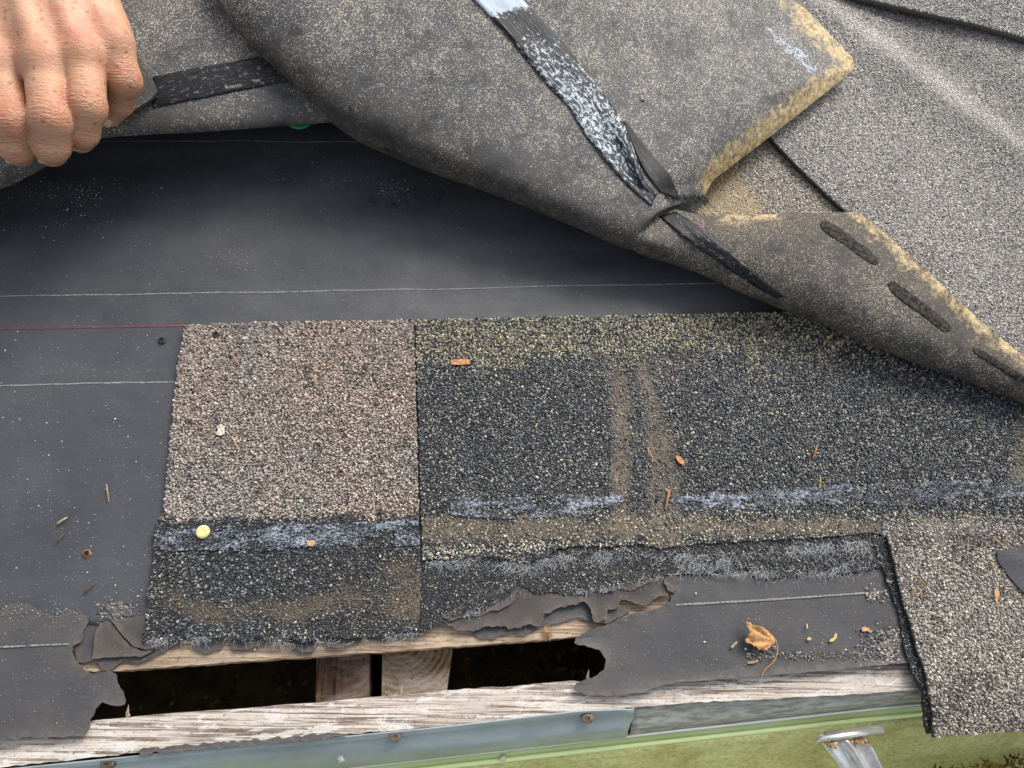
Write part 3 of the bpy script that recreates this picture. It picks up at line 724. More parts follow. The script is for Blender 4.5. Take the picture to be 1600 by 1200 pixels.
# ------------------------------------------------------------------ folded flaps
def bez(a, b, c, d, t):
    t = t[:, None]; return a*(1-t)**3+3*b*t*(1-t)**2+3*c*t*t*(1-t)+d*t**3
def catmull(A, k):
    A = np.array(A, float); o = []
    for i in range(len(A)-1):
        p0 = A[max(i-1, 0)]; p1 = A[i]; p2 = A[i+1]; p3 = A[min(i+2, len(A)-1)]
        for j in range(k):
            t = j/k
            o.append(.5*((2*p1)+(p2-p0)*t+(2*p0-5*p1+4*p2-p3)*t*t+(3*p1-3*p2-p0+p3)*t**3))
    o.append(A[-1]); return np.array(o)
def flap(name, st, parent, mats, k=10, nl=12, nu=44, bulge=.0, rise=.9, tlin=False, stainf=None, th=.0024, wob=.001, under=.05, sharpT=False, cavity=False):
    """st rows: Su,Sv,Sh, Tu,Tv,Th. Rows along the fold; columns around the curl from the hidden attached part to the free edge"""
    A = np.array(st, float)
    B = catmull(A, k)
    if sharpT:                       # free edge with corners: straight segments
        L = []
        for i in range(len(A)-1):
            for j in range(k): L.append(A[i]+(A[i+1]-A[i])*j/k)
        L.append(A[-1]); L = np.array(L); B[:, 3:] = L[:, 3:]
    rows = []
    Sw = P(B[:, 0], B[:, 1], B[:, 2]); Tw = P(B[:, 3], B[:, 4], B[:, 5])
    up = np.array([0, 0, 1.])
    for s, t_, b in zip(Sw, Tw, B):
        n = t_-s; n[2] = 0; L = np.linalg.norm(n); n = n/L
        R = b[2]
        z0 = min(.0035, R*.5)
        root = s+n*(R+under); root[2] = z0
        c1_ = s+n*R*.25; c1_[2] = z0
        c2_ = s-up*R*.55
        if cavity: root = s+n*.15; root[2] = z0; c1_ = s+n*.085; c1_[2] = z0+.002; c2_ = s+n*.016-up*R*.12
        low = bez(root, c1_, c2_, s, np.linspace(0, 1, nl, endpoint=False))
        e1 = s+up*max(b[5]-b[2], .35*R)*rise
        e2 = s+(t_-s)*.42; e2[2] = t_[2]+bulge*min(1, L/.1)+max(0, (b[2]*1.7-t_[2]))*.75
        if t_[2]+.0 < e2[2] and L < .06: e2[2] = t_[2]+.004
        tt = np.linspace(0, 1, nu)
        rows.append(np.concatenate([low, bez(s, e1, e2, t_, tt)]))
    G = np.array(rows)
    # gentle unevenness of old asphalt
    nr, nc = G.shape[:2]
    f = fbm(G[..., 0]*22, G[..., 1]*22, 3)-.5
    G[:, nl+3:, 2] += f[:, nl+3:]*wob*2*ss(0, 8, np.arange(nc-nl-3))[None, :]
    V = G.reshape(-1, 3)
    idx = np.arange(nr*nc).reshape(nr, nc)
    Q = np.stack([idx[:-1, :-1], idx[1:, :-1], idx[1:, 1:], idx[:-1, 1:]], -1).reshape(-1, 4)
    at = {'sand': np.zeros(len(V)), 'stain': np.zeros(len(V)), 'brown': np.zeros(len(V))}
    if stainf: at = stainf(V, UV(V), at, nr, nc)
    o = mk(name, V, [Q], mats, parent, True, None, None, at)
    md = o.modifiers.new('thickness', 'SOLIDIFY'); md.thickness = th; md.offset = 0
    es = o.modifiers.new('crisp', 'EDGE_SPLIT'); es.split_angle = R_(45)
    bv = BVHTree.FromPolygons([Vector(p) for p in V], [tuple(q) for q in Q.tolist()])
    return o, bv, G
CP = Vector((0, 0, H))
def cast(bv, u, v):
    c = np.array([u-800, 600-v, -F_PX])@ROT.T
    d = Vector(c).normalized()
    h, n, i, ds = bv.ray_cast(CP, d)
    if h is None: return None, None
    if n.dot(d) > 0: n = -n
    return np.array(h), np.array(n)

# left flap (held by the hand)
def st_left(V, uv, at, nr, nc):
    u, v = uv
    at['sand'] = .03+.12*ss(140, 40, v)-.05*ss(150, 230, v); at['brown'] = .35*ss(130, 210, v)
    return at
fl1 = empty('lifted_shingle', tuple(P(300, 150, .045)))
tag(fl1, 'dark shingle lifted by the hand, its sanded underside crossed by a black printed film strip', 'shingle')
L1 = [(-260, 400, .030, -420, -170, .060), (-120, 330, .034, -250, -170, .060), (0, 292, .038, -60, -170, .060), (40, 274, .040, 10, -170, .060), (75, 255, .042, 60, -170, .060), (112, 233, .044, 110, -170, .060),
      (150, 215, .045, 160, -170, .060), (220, 208, .045, 230, -170, .060), (300, 204, .045, 310, -170, .060), (400, 197, .043, 410, -170, .058), (550, 186, .040, 540, -170, .056), (640, 182, .036, 620, -170, .054)]
o1, bv1, G1 = flap('sanded_backing', L1, fl1, M['back'], rise=.8, stainf=st_left, wob=.0012, cavity=True)

# main flap
def poly_edge_px(V, uv, pts):
    return edist(np.array(pts, float), np.column_stack(uv), False)
def st_main(V, uv, at, nr, nc):
    u, v = uv
    de = poly_edge_px(V, uv, [(1215, -20), (1333, 100), (1110, 280)])
    de2 = poly_edge_px(V, uv, [(1333, 100), (1110, 280), (1103, 300)])
    at['stain'] = .95*ss(46, 6, de)*ss(-30, 30, v)*(v < 300)
    at['stain'] = np.maximum(at['stain'], 1.25*ss(15, 2, de2))
    sil = poly_edge_px(V, uv, [(450, 110), (550, 185), (650, 230), (800, 290), (1000, 380)])
    at['sand'] = .12-.10*ss(120, 20, sil)+.06*ss(200, 0, v)
    at['brown'] = .45*ss(80, 5, sil)
    return at
fl2 = empty('folded_shingle', tuple(P(900, 200, .05)))
tag(fl2, 'large folded back shingle with a diagonal flaking silver strip and yellow edged corner', 'shingle')
L2 = [(300, -80, .076, 640, -420, .095), (360, 20, .072, 760, -330, .092), (450, 110, .064, 950, -240, .085), (505, 155, .060, 1060, -190, .078), (550, 185, .056, 1120, -130, .066), (650, 231, .050, 1200, -30, .044), (740, 266, .045, 1262, 22, .030), (810, 294, .042, 1330, 92, .020),
      (850, 312, .040, 1333, 108, .019), (900, 334, .038, 1240, 183, .019), (945, 355, .036, 1112, 280, .020), (975, 369, .034, 1096, 310, .016), (990, 375, .032, 1062, 306, .021), (1000, 380, .031, 1028, 314, .027)]
o2, bv2, G2 = flap('sanded_backing', L2, fl2, M['back'], rise=.9, stainf=st_main, sharpT=True, bulge=.0, wob=.0010, nu=60)

# lip (right-hand end of the same fold)
def st_lip(V, uv, at, nr, nc):
    u, v = uv
    e1 = poly_edge_px(V, uv, [(1100, 340), (1345, 332)]); e2 = poly_edge_px(V, uv, [(1345, 332), (1480, 455), (1600, 560), (1700, 640)])
    at['stain'] = np.maximum(.75*ss(30, 3, e1)*ss(1090, 1150, u)*ss(1290, 1200, u), .55*ss(34, 4, e2)+.25*ss(60, 20, e2))
    at['brown'] = .55+.45*ss(60, 10, np.minimum(e1, e2)); at['sand'] = .12-.08*ss(50, 10, e2)  # overall brown tint paints the tab's shaded side; stronger near the free edges
    return at
L3 = [(1000, 380, .031, 1024, 315, .027), (1025, 390, .029, 1054, 329, .030), (1060, 402, .026, 1096, 339, .034), (1100, 418, .023, 1160, 339, .037), (1150, 440, .024, 1250, 335, .044), (1200, 461, .023, 1338, 332, .044), (1230, 474, .0225, 1352, 340, .0435),
      (1300, 501, .022, 1410, 391, .041), (1400, 545, .0195, 1485, 460, .035), (1500, 583, .017, 1550, 521, .029), (1600, 622, .0145, 1640, 592, .023), (1720, 675, .012, 1760, 650, .018)]
o3, bv3, G3 = flap('folded_tab', L3, fl2, M['back'], rise=.75, stainf=st_lip, sharpT=True, wob=.0010, nu=26, under=.03)
o3['label'] = 'folded tab with its shaded side tinted brown, yellow stained edge and black adhesive dashes'

def decal(name, bv, left, right, parent, m, off=.0008, na=60, nc=10, wfun=None, lift=None, thick=.0004, wr=.0):
    """strip laid on a curved sheet, between two pixel polylines"""
    def res(pl, n):
        pl = np.array(pl, float); s = np.r_[0, np.cumsum(np.hypot(*np.diff(pl, axis=0).T))]
        t = np.linspace(0, s[-1], n); return np.column_stack([np.interp(t, s, pl[:, 0]), np.interp(t, s, pl[:, 1])])
    Lp = res(left, na); Rp = res(right, na); V = []; ok = []
    last = None
    for i in range(na):
        for j in range(nc):
            f = j/(nc-1); q = Lp[i]*(1-f)+Rp[i]*f
            h, n = cast(bv, *q)
            ok.append(h is not None)
            if h is None: h = last if last is not None else np.zeros(3); n = np.array([0, 0, 1.])
            last = h
            o_ = off+(lift(i/(na-1), f) if lift else 0)+wr*(fbm(i*.12, f*5.0, 2)-.5)
            toc = np.array([0, 0, H])-h; toc /= np.linalg.norm(toc)
            V.append(h+toc*(o_+.0013))
    V = np.array(V); idx = np.arange(na*nc).reshape(na, nc)
    Q = np.stack([idx[:-1, :-1], idx[1:, :-1], idx[1:, 1:], idx[:-1, 1:]], -1).reshape(-1, 4)
    ok = np.array(ok); Q = Q[ok[Q].all(1)]
    # real arc length attributes
    G = V.reshape(na, nc, 3)
    tu = np.r_[0, np.cumsum(np.linalg.norm(np.diff(G[:, nc//2], axis=0), axis=1))]
    tu = np.clip(tu, 0, 1); w0 = np.linalg.norm(G[na//2, -1]-G[na//2, 0])
    TU = np.repeat(tu, nc); TV = np.tile(np.linspace(0, w0, nc), na)
    W = np.array([wfun(i/(na-1), j/(nc-1)) if wfun else 0. for i in range(na) for j in range(nc)])
    o = mk(name, V, [Q], m, parent, True, None, None, {'tu': TU, 'tv': TV, 'w': W})
    md = o.modifiers.new('thickness', 'SOLIDIFY'); md.thickness = thick; md.offset = 1
    return o
def wtape(a, f):
    w_ = .26*ss(.24, .19, a)+.005  # whiter top end: glossy sky reflection painted in as extra coating
    w_ += .02*math.exp(-((f-.3)/.3)**2)-.11*math.exp(-((a-.29)/.05)**2)-.03*ss(.75, .95, f)*ss(.2, .3, a)*ss(.7, .5, a)
    return float(w_-.02*ss(.18, .28, a)+.03*ss(.4, .6, a)*ss(.9, .7, a)-.05*ss(.8, 1, a))
decal('release_film', bv2, [(690, -60), (742, 0), (796, 57), (813, 79), (859, 136), (887, 164), (915, 210), (946, 249), (983, 292), (1018, 322)],
      [(760, -70), (816, 0), (845, 30), (867, 54), (895, 86), (918, 116), (938, 140), (955, 164), (975, 195), (995, 249), (1006, 283), (1026, 304)], fl2, M['tape'], .0012, 90, 12, wtape, lambda a, f: .004*ss(.5, .85, a)*math.exp(-((f-.85)/.2)**2)*ss(1., .9, a), wr=.0012)
decal('sealant_residue', bv2, [(974, 190), (990, 235), (1006, 268), (1030, 300)], [(978, 190), (1020, 244), (1046, 272), (1062, 312)], fl2, M['residue'], .0007, 50, 8, lambda a, f: -.03)
decal('release_film', bv3, [(1030, 338), (1072, 374), (1130, 415), (1187, 452), (1214, 466)], [(1056, 331), (1090, 353), (1146, 398), (1189, 436), (1226, 464)], fl2, M['tape_dark'], .0009, 60, 8, lambda a, f: -.05, wr=.0008)
decal('release_film', bv1, [(238, 120), (300, 107), (370, 95), (450, 80), (500, 72)], [(238, 168), (300, 156), (370, 142), (465, 124), (520, 114)], fl1, M['tape_dark'], .0009, 60, 12, lambda a, f: -.045, wr=.0006)
# overlapping piece left of that film
ov = [(110, 20), (150, 30), (198, 55), (215, 82), (232, 110), (248, 146), (238, 158), (216, 172), (150, 190), (100, 190)]
V = []; K = []
pts2 = ragged(np.array(ov, float), 4, .6, .1, 3)
cen = pts2.mean(0)
for r_ in (1., .8, .6, .4, .2):
    for q in pts2:
        p_ = cen+(q-cen)*r_; h, n = cast(bv1, *p_); toc = np.array([0, 0, H])-h; toc /= np.linalg.norm(toc); V.append(h+toc*.0042)
n_ = len(pts2); Q = []
for r_ in range(4):
    for i in range(n_): Q.append((r_*n_+i, r_*n_+(i+1) % n_, (r_+1)*n_+(i+1) % n_, (r_+1)*n_+i))
V = np.array(V)
o = mk('overlapping_tab', V, [np.array(Q), np.array([[4*n_+i for i in range(n_)]])], M['back'], fl1, False, None, None, {'sand': np.zeros(len(V)), 'stain': np.zeros(len(V)), 'brown': np.full(len(V), .3)})
md = o.modifiers.new('thickness', 'SOLIDIFY'); md.thickness = .0022; md.offset = -1

# printed letters on the left film
def letters(txt, u, v, ang, size, bv, parent, name='printed_letters'):
    cu = bpy.data.curves.new('t', 'FONT'); cu.body = txt; cu.size = 1; cu.resolution_u = 2
    ob = bpy.data.objects.new('t', cu); COL.objects.link(ob)
    bpy.context.view_layer.update()
    me = bpy.data.meshes.new_from_object(ob.evaluated_get(bpy.context.evaluated_depsgraph_get()))
    Vt = np.array([x.co[:] for x in me.vertices]); Fs = [list(p.vertices) for p in me.polygons]
    bpy.data.objects.remove(ob); 
    mb = MB(); ca, sa = math.cos(ang), math.sin(ang); out_ = []
    for p in Vt:
        uu = u+size*(p[0]*ca-p[1]*sa); vv = v-size*(p[0]*sa+p[1]*ca)
        h, n = cast(bv, uu, vv); toc = np.array([0, 0, H])-h; toc /= np.linalg.norm(toc); out_.append(h+toc*.0036)
    mb.add(out_, Fs); return mb.build(name, M['print'], parent)
M['print'] = m_simple('white print', (.42, .42, .40), .6)
letters('WYKOTO', 353, 139.5, math.pi+R_(11)-math.pi, 5.6, bv1, fl1)
letters('TITL', 397, 129.5, R_(12), 5.6, bv1, fl1)

# adhesive dashes on folded tab and shiny one on the corner
def spot(bv, a, b, wpx, parent, m, name='adhesive_spot', hgt=.0012, seed=0):
    a = np.array(a, float); b = np.array(b, float); L = np.hypot(*(b-a)); d = (b-a)/L; nn = np.array([-d[1], d[0]])
    na, nc = int(L/2.2)+4, 13; V = []
    for i in range(na):
        for j in range(nc):
            s = i/(na-1); f = j/(nc-1)*2-1
            w_ = wpx*(max(0, 1-abs(2*s-1)**7))**.5*(.55+.75*fbm(s*L*.06+seed, seed+.5+(1.7 if f > 0 else 0), 4))
            q = a+(b-a)*s+nn*f*w_
            h, n = cast(bv, *q)
            if h is None: h = V[-1]; n = np.array([0, 0, 1.])
            toc = np.array([0, 0, H])-h; toc /= np.linalg.norm(toc)
            V.append(h+toc*(.0003+.0013*min(1,3*(1-f*f))**.5+.0001+.3*hgt*(1-f*f)*(.2+1.2*fbm(s*L*.12+seed, f*3+seed, 3))))
    idx = np.arange(na*nc).reshape(na, nc)
    Q = np.stack([idx[:-1, :-1], idx[1:, :-1], idx[1:, 1:], idx[:-1, 1:]], -1).reshape(-1, 4)
    return mk(name, V, [Q], m, parent, True)
spot(bv3, (1283, 346), (1372, 412), 12, fl2, M['seal_matt'], seed=1)
spot(bv3, (1388, 442), (1486, 516), 12, fl2, M['seal_matt'], seed=2)
spot(bv3, (1520, 545), (1604, 596), 8, fl2, M['seal_matt'], seed=3)
spot(bv2, (1198, 42), (1280, 116), 17, fl2, M['seal_bright'], seed=4, hgt=.0022)
spot(bv2, (1146, -12), (1170, 6), 5, fl2, M['seal'], seed=5)
# dark fibres in the tear between the flaps
mb = MB()
for i in range(260):
    u = rng.uniform(1036, 1106); v0 = 314+rng.uniform(-3, 3)
    h, n = cast(bv2, u, v0-6)
    if h is None: h = P(u, v0, .022)
    q = h+np.array([0, 0, .0016]); L = rng.uniform(.001, .005); a = rng.uniform(-.9, .9)
    pts = [q, q+np.array([math.sin(a)*L*.5, -L*.55, -L*.05]), q+np.array([math.sin(a)*L*1.2, -L, -L*.5])]
    mb.tube(pts, [.00013, .0001, .00004], 3)
tag(mb.build('torn_fibre', M['hair'], fl2), kind='stuff')

# ------------------------------------------------------------------ sealant strips on the flat shingles
def sealstrip(pix, z, parent, thr=.45, seed=0, freq=(90, 330), m='seal', amp=.0016):
    poly = wp(pix, z); x0, y0 = poly.min(0); x1, y1 = poly.max(0); s = .00045
    gx, gy = np.meshgrid(np.arange(x0, x1, s), np.arange(y0, y1, s)); sh = gx.shape
    g = np.stack([gx.ravel(), gy.ravel()], 1)
    ins = inside(poly, g); ed = edist(poly, g)
    f = fbm(g[:, 0]*freq[0]+seed, g[:, 1]*freq[1]+seed, 5)+.10*ss(0, .003, ed)-.1
    f = f+.5*(fbm(g[:, 0]*620, g[:, 1]*850+seed, 2)-.5)
    zz = z+amp*np.clip((f-thr)*3, -.35, .5)+.0012*(fbm(g[:, 0]*900, g[:, 1]*1100+seed, 2)-.5)
    ok = (ins & (f > thr)).reshape(sh)
    idx = np.arange(len(g)).reshape(sh)
    q = ok[:-1, :-1] & ok[1:, 1:] & ok[:-1, 1:] & ok[1:, :-1]
    Q = np.stack([idx[:-1, :-1], idx[:-1, 1:], idx[1:, 1:], idx[1:, :-1]], -1)[q]
    us, inv = np.unique(Q, return_inverse=True)
    V = np.column_stack([g, zz])[us]
    return mk('sealant_strip', V, [inv.reshape(-1, 4)], M[m], parent, False)
sealstrip([(240, 834), (300, 826), (400, 822), (655, 812), (657, 852), (560, 858), (400, 862), (300, 860), (240, 862)], .0038, sh1, .33, 3, (110, 380))
sealstrip([(700, 776), (800, 778), (900, 772), (974, 772), (978, 800), (900, 806), (800, 812), (705, 806)], .0040, sh3, .37, 5)
sealstrip([(1040, 770), (1150, 768), (1320, 756), (1450, 752), (1600, 748), (1780, 744), (1780, 776), (1600, 780), (1450, 790), (1320, 792), (1150, 798), (1045, 800)], .0040, sh3, .39, 9)

# ------------------------------------------------------------------ fibreglass strands
def strands(edge, n, parent, z, Lr=(.003, .009), spread=12, down=True, seed=0):
    e = np.array(edge, float); s = np.r_[0, np.cumsum(np.hypot(*np.diff(e, axis=0).T))]; mb = MB()
    for i in range(n):
        t = rng.random()*s[-1]; u = np.interp(t, s, e[:, 0]); v = np.interp(t, s, e[:, 1])+rng.normal()*spread*.5
        if fbm(t*.02+seed, 1., 2) < .42 and rng.random() < .8: continue
        q = P(u, v, z+rng.random()*.0008); L = rng.uniform(*Lr)*.6
        a = .7*math.sin(t*.045+seed)+rng.normal()*.45 if rng.random() < .6 else rng.uniform(-1.7, 1.7)
        d_ = np.array([math.sin(a), -math.cos(a), 0]); k = rng.normal()*.5; p2 = np.array([-d_[1], d_[0], 0])
        pts = [q+d_*L*x+p2*k*L*x*x+np.array([0, 0, .0012*math.sin(x*3.1)*rng.random()-.0004*x]) for x in np.linspace(0, 1, 5)]
        mb.tube(pts, .00003+rng.random()*.00005, 3)
    return tag(mb.build('fibreglass_fringe', M['glass'], parent), kind='stuff')
strands([(665, 880), (745, 873), (820, 885), (870, 872), (920, 868), (1000, 866), (1080, 868), (1170, 868), (1230, 860), (1300, 853), (1360, 850)], 1500, sh2, .0034, (.003, .010), 10)
strands([(1060, 885), (1130, 880), (1190, 895), (1240, 893), (1300, 888), (1370, 880)], 520, sh2, .0028, (.003, .009), 12, seed=3)
strands([(690, 975), (760, 948), (800, 928), (830, 925), (870, 925), (930, 922), (1000, 905), (1060, 898), (1180, 895), (1240, 898), (1370, 890)], 700, sh2, .0024, (.002, .006), 5, seed=7)
strands([(232, 1000), (275, 1002), (330, 995), (360, 995), (400, 1000), (480, 1003), (540, 998), (600, 994), (650, 988)], 620, sh1, .0030, (.002, .008), 7, seed=4)

# ------------------------------------------------------------------ flashing, gutter, bracket
def strip3(name, rowsA, m, parent=None, n=40, thick=.0012, wob=0, smooth=True):
    """rowsA: list of polylines [(u,v,h)...] from top row to bottom row"""
    G = []
    for r_ in rowsA:
        r_ = np.array(r_, float); t = np.linspace(r_[0, 0], r_[-1, 0], n)
        q = np.column_stack([t, np.interp(t, r_[:, 0], r_[:, 1]), np.interp(t, r_[:, 0], r_[:, 2])])
        G.append(P(q[:, 0], q[:, 1], q[:, 2]))
    G = np.array(G); nr = len(G); V = G.reshape(-1, 3).copy()
    if wob: V[:, 2] += wob*(fbm(V[:, 0]*25, V[:, 1]*60, 3)-.5)
    idx = np.arange(nr*n).reshape(nr, n)
    Q = np.stack([idx[:-1, :-1], idx[1:, :-1], idx[1:, 1:], idx[:-1, 1:]], -1).reshape(-1, 4)
    o = mk(name, V, [Q], m, parent, smooth)
    md = o.modifiers.new('thickness', 'SOLIDIFY'); md.thickness = thick; md.offset = 0
    return o
fs = empty('flashing', tuple(P(500, 1180, -.01))); tag(fs, 'blue grey bent sheet metal strip screwed along the board below the gap', 'flashing')
up_ = [(-400, 1242), (0, 1203), (140, 1189), (350, 1167), (520, 1153), (700, 1135), (820, 1121), (905, 1111), (991, 1108)]
strip3('metal_strip', [[(u, v, -.0025) for u, v in up_],
                       [(u, v+7, -.0075) for u, v in up_],
                       [(u, v+16-(3 if u > 700 else 0)+4*math.sin(u/170), -.0088) for u, v in up_],
                       [(u, v+24+3*math.sin(u/120+1), -.0105) for u, v in up_[:-1]]+[(984, 1132, -.0105)],
                       [(-400, 1303, -.017), (0, 1258, -.017), (520, 1201, -.017), (700, 1181, -.017), (905, 1158, -.017), (979, 1150, -.017)],
                       [(-400, 1306, -.026), (0, 1261, -.026), (520, 1204, -.026), (978, 1153, -.026)]], M['metal'], fs, 90, .0008, .0018)
for (u, v) in ((618, 1150), (918, 1122), (168, 1194)):
    mb = MB(); q = P(u, v, -.0045); r_ = .0034
    for k, (rr, zz) in enumerate(((r_, 0), (r_*.95, .0008), (r_*.6, .0012))): pass
    ns_ = 18; V = []
    for rr, zz in ((r_, -.002), (r_, .0006), (r_*.8, .0011), (r_*.33, .0012), (r_*.28, .0004)):
        for k in range(ns_): V.append(q+np.array([math.cos(k*2*math.pi/ns_)*rr, math.sin(k*2*math.pi/ns_)*rr*.78, zz]))
    F = [(a*ns_+k, a*ns_+(k+1) % ns_, (a+1)*ns_+(k+1) % ns_, (a+1)*ns_+k) for a in range(4) for k in range(ns_)]+[tuple(4*ns_+k for k in range(ns_))]
    mb.add(V, F); mb.build('screw', M['screw'], fs)
mb = MB(); q = P(533, 1186, -.0118)
for k in range(16):
    a = k*.39; L = rng.uniform(.0012, .0026); mb.tube([q+np.array([0, 0, .0004]), q+np.array([math.cos(a)*L, math.sin(a)*L, .0004])], [.0003, .0001], 4)
mb.build('white_splash', M['print'], fs)
strip3('painted_trim', [[(992, 1103, -.0045), (1080, 1095, -.0045), (1250, 1087, -.0045), (1445, 1073, -.0045), (1900, 1040, -.0045)],
                       [(990, 1117, -.009), (1080, 1108, -.009), (1250, 1098, -.009), (1445, 1083, -.009), (1900, 1050, -.009)],
                       [(986, 1135, -.011), (1080, 1124, -.011), (1250, 1108, -.011), (1445, 1090, -.011), (1900, 1055, -.011)],
                       [(984, 1147, -.018), (1080, 1135, -.018), (1250, 1116, -.018), (1445, 1095, -.018), (1900, 1058, -.018)],
                       [(984, 1147, -.03), (1080, 1136, -.03), (1250, 1117, -.03), (1445, 1096, -.03), (1900, 1058, -.03)]], M['paint'], fasc, 80, .0008, .0012)
M['gut'] = m_simple('green gutter', (.42, .52, .27), .4, .5, 0, (.36, .45, .22), 20)
M['gut_st'] = m_simple('pale green gutter ridge', (.72, .84, .42), .35, .5)
def m_algae():
    m, t, b = mat('gutter with algae')
    n1 = noise(t, 28, 7, .75, pos(t, (1, 2.4, 1)), .6); n2 = noise(t, 500, 5, .75, pos(t, (.7, 1.4, 1)))
    c = mix(t, ramp(t, n1.outputs[0], [(.36, (0, 0, 0)), (.64, (1, 1, 1))]).outputs[0], (.54, .57, .25), (.36, .35, .11))
    c = mix(t, math_(t, 'MULTIPLY', ramp(t, n2.outputs[0], [(.38, (1, 1, 1)), (.52, (0, 0, 0))]).outputs[0], .6), c, (.19, .17, .06))
    t.links.new(c, b.inputs['Base Color']); b.inputs['Roughness'].default_value = .55
    bump(t, b, n2.outputs[0], .4, .0005)
    return m
M['gut_al'] = m_algae()
M['gut_rim'] = m_simple('gutter rim', (.80, .82, .80), .3, .5, .1)
gt = empty('gutter', tuple(P(1000, 1190, -.03))); tag(gt, 'algae stained light green gutter running along the bottom edge of the picture', 'gutter')
def gl(dv, h): return [(-400, 1316+dv, h), (0, 1263+dv, h), (520, 1201+dv, h), (979, 1149+dv, h), (1250, 1119+dv, h), (1440, 1098+dv, h), (1900, 1050+dv, h)]
strip3('gutter_rim', [gl(-1, -.0195), gl(2, -.0185), gl(3, -.021)], M['gut_rim'], gt, 60, .0006)
strip3('back_wall', [gl(2, -.0205), gl(8, -.024), gl(13, -.027)], M['gut'], gt, 60, .0008)
strip3('back_ridge', [gl(13, -.0265), gl(16, -.0262), gl(20, -.0275)], M['gut_st'], gt, 60, .0008)
strip3('trough', [gl(20, -.0280), gl(30, -.031), gl(50, -.040), gl(85, -.055), gl(130, -.064), gl(210, -.068), gl(330, -.062), gl(380, -.03)], M['gut_al'], gt, 80, .0012, .001)
mb = MB(); q = P(786, 1184, -.024); mb.tube([q+np.array([0, 0, -.003]), q+np.array([0, 0, .0014]), q+np.array([0, 0, .0022])], [.0019, .0019, .0010], 8); mb.build('rivet', M['alu'], gt)
# litter and moss in the gutter at the right
mb = MB()
for i in range(1500):
    u = rng.uniform(1400, 1800); v = rng.uniform(1165, 1290)
    if v < 1222-(u-1400)*.22+rng.normal()*6: continue
    q = P(u, v, -.054+rng.random()*.006); s = rng.uniform(.0008, .0035); th = rng.random()*6.3
    ca, sa = math.cos(th)*s, math.sin(th)*s; z = (rng.random(4)-.5)*.003
    c = [(.30, .17, .05), (.10, .06, .02), (.40, .30, .08), (.18, .20, .04), (.03, .02, .01)][rng.integers(5)]
    mb.add([(q[0]-ca, q[1]-sa, q[2]+z[0]), (q[0]+sa*.4, q[1]-ca*.4, q[2]+z[1]), (q[0]+ca, q[1]+sa, q[2]+z[2]), (q[0]-sa*.4, q[1]+ca*.4, q[2]+z[3])], [(0, 1, 2, 3)], np.array(c)*rng.uniform(.6, 1.4))
tag(mb.build('gutter_litter', m_col('wet litter', .8, .3)), 'rusty brown and mossy litter lying in the gutter in the bottom right corner', 'litter', kind='stuff')
# bracket
br = empty('gutter_bracket', tuple(P(1325, 1160, -.02))); tag(br, 'silver metal gutter bracket with a short crossbar above the green gutter', 'bracket')
zb = -.012
mb = MB(); a = P(1291, 1150, zb); b = P(1378, 1140, zb); seg = 24; rb = .0024
dirv = (b-a)/np.linalg.norm(b-a); sdv = np.array([-dirv[1], dirv[0], 0])
V = []
for (c_, sh_) in ((a, 1), (b, 0)):
    for rr in (rb, rb*.72):
        for k in range(seg):
            th = k*2*math.pi/seg
            p_ = c_+sdv*math.cos(th)*rr+np.array([0, 0, 1])*math.sin(th)*rr
            if sh_: p_ = p_-dirv*(.0045*(1-math.cos(th))*.8)      # slanted cut end
            V.append(p_)
F = []
for k in range(seg):
    k2 = (k+1) % seg
    F += [(k, k2, 2*seg+k2, 2*seg+k), (seg+k2, seg+k, 3*seg+k, 3*seg+k2), (k2, k, seg+k, seg+k2), (2*seg+k, 2*seg+k2, 3*seg+k2, 3*seg+k)]
mb.add(V, F); mb.build('crossbar', M['alu'], br, True)
# channel leg: cross-section with two rounded side folds and a raised centre bead
cs = [(-1.0, -.25), (-.98, .05), (-.85, .18), (-.62, .06), (-.42, -.02), (-.28, .0), (-.16, .26), (0, .36), (.16, .26), (.28, .0), (.45, -.04), (.70, .02), (.88, .10), (.98, .0), (1.0, -.25)]
rows = []
for (lu, lv, ru, rv, h) in ((1284, 1160, 1354, 1151, zb-.003), (1288, 1168, 1362, 1162, zb-.003), (1297, 1180, 1371, 1178, zb-.004), (1312, 1200, 1380, 1200, zb-.006), (1340, 1240, 1402, 1240, zb-.012), (1370, 1290, 1430, 1290, zb-.024)):
    A_ = P(lu, lv, h); B_ = P(ru, rv, h); c_ = (A_+B_)/2; hx = (B_-A_)/2
    rows.append([c_+hx*x+np.array([0, 0, 1])*y*.009 for x, y in cs])
G = np.array(rows); nr, nc = G.shape[:2]; idx = np.arange(nr*nc).reshape(nr, nc)
o = mk('channel_leg', G.reshape(-1, 3), [np.stack([idx[:-1, :-1], idx[1:, :-1], idx[1:, 1:], idx[:-1, 1:]], -1).reshape(-1, 4)], M['alu'], br, True)
md = o.modifiers.new('thickness', 'SOLIDIFY'); md.thickness = .0012
sb = o.modifiers.new('smooth', 'SUBSURF'); sb.levels = 2; sb.render_levels = 2
mb = MB()
def lump(mb, c, r, col=None, sq=(1, 1, .6), seed=None, sub=(7, 5)):
    nu_, nv_ = sub; V = []
    rr = rng.random((nv_+1, nu_))
    for j in range(nv_+1):
        ph = math.pi*j/nv_
        for i in range(nu_):
            th = 2*math.pi*i/nu_; k = r*(.75+.5*rr[j, i]) if 0 < j < nv_ else r*.9
            V.append(np.array(c)+np.array([math.cos(th)*math.sin(ph)*k*sq[0], math.sin(th)*math.sin(ph)*k*sq[1], math.cos(ph)*k*sq[2]]))
    F = [(j*nu_+i, (j+1)*nu_+i, (j+1)*nu_+(i+1) % nu_, j*nu_+(i+1) % nu_) for j in range(nv_) for i in range(nu_)]
    mb.add(V, F, col)
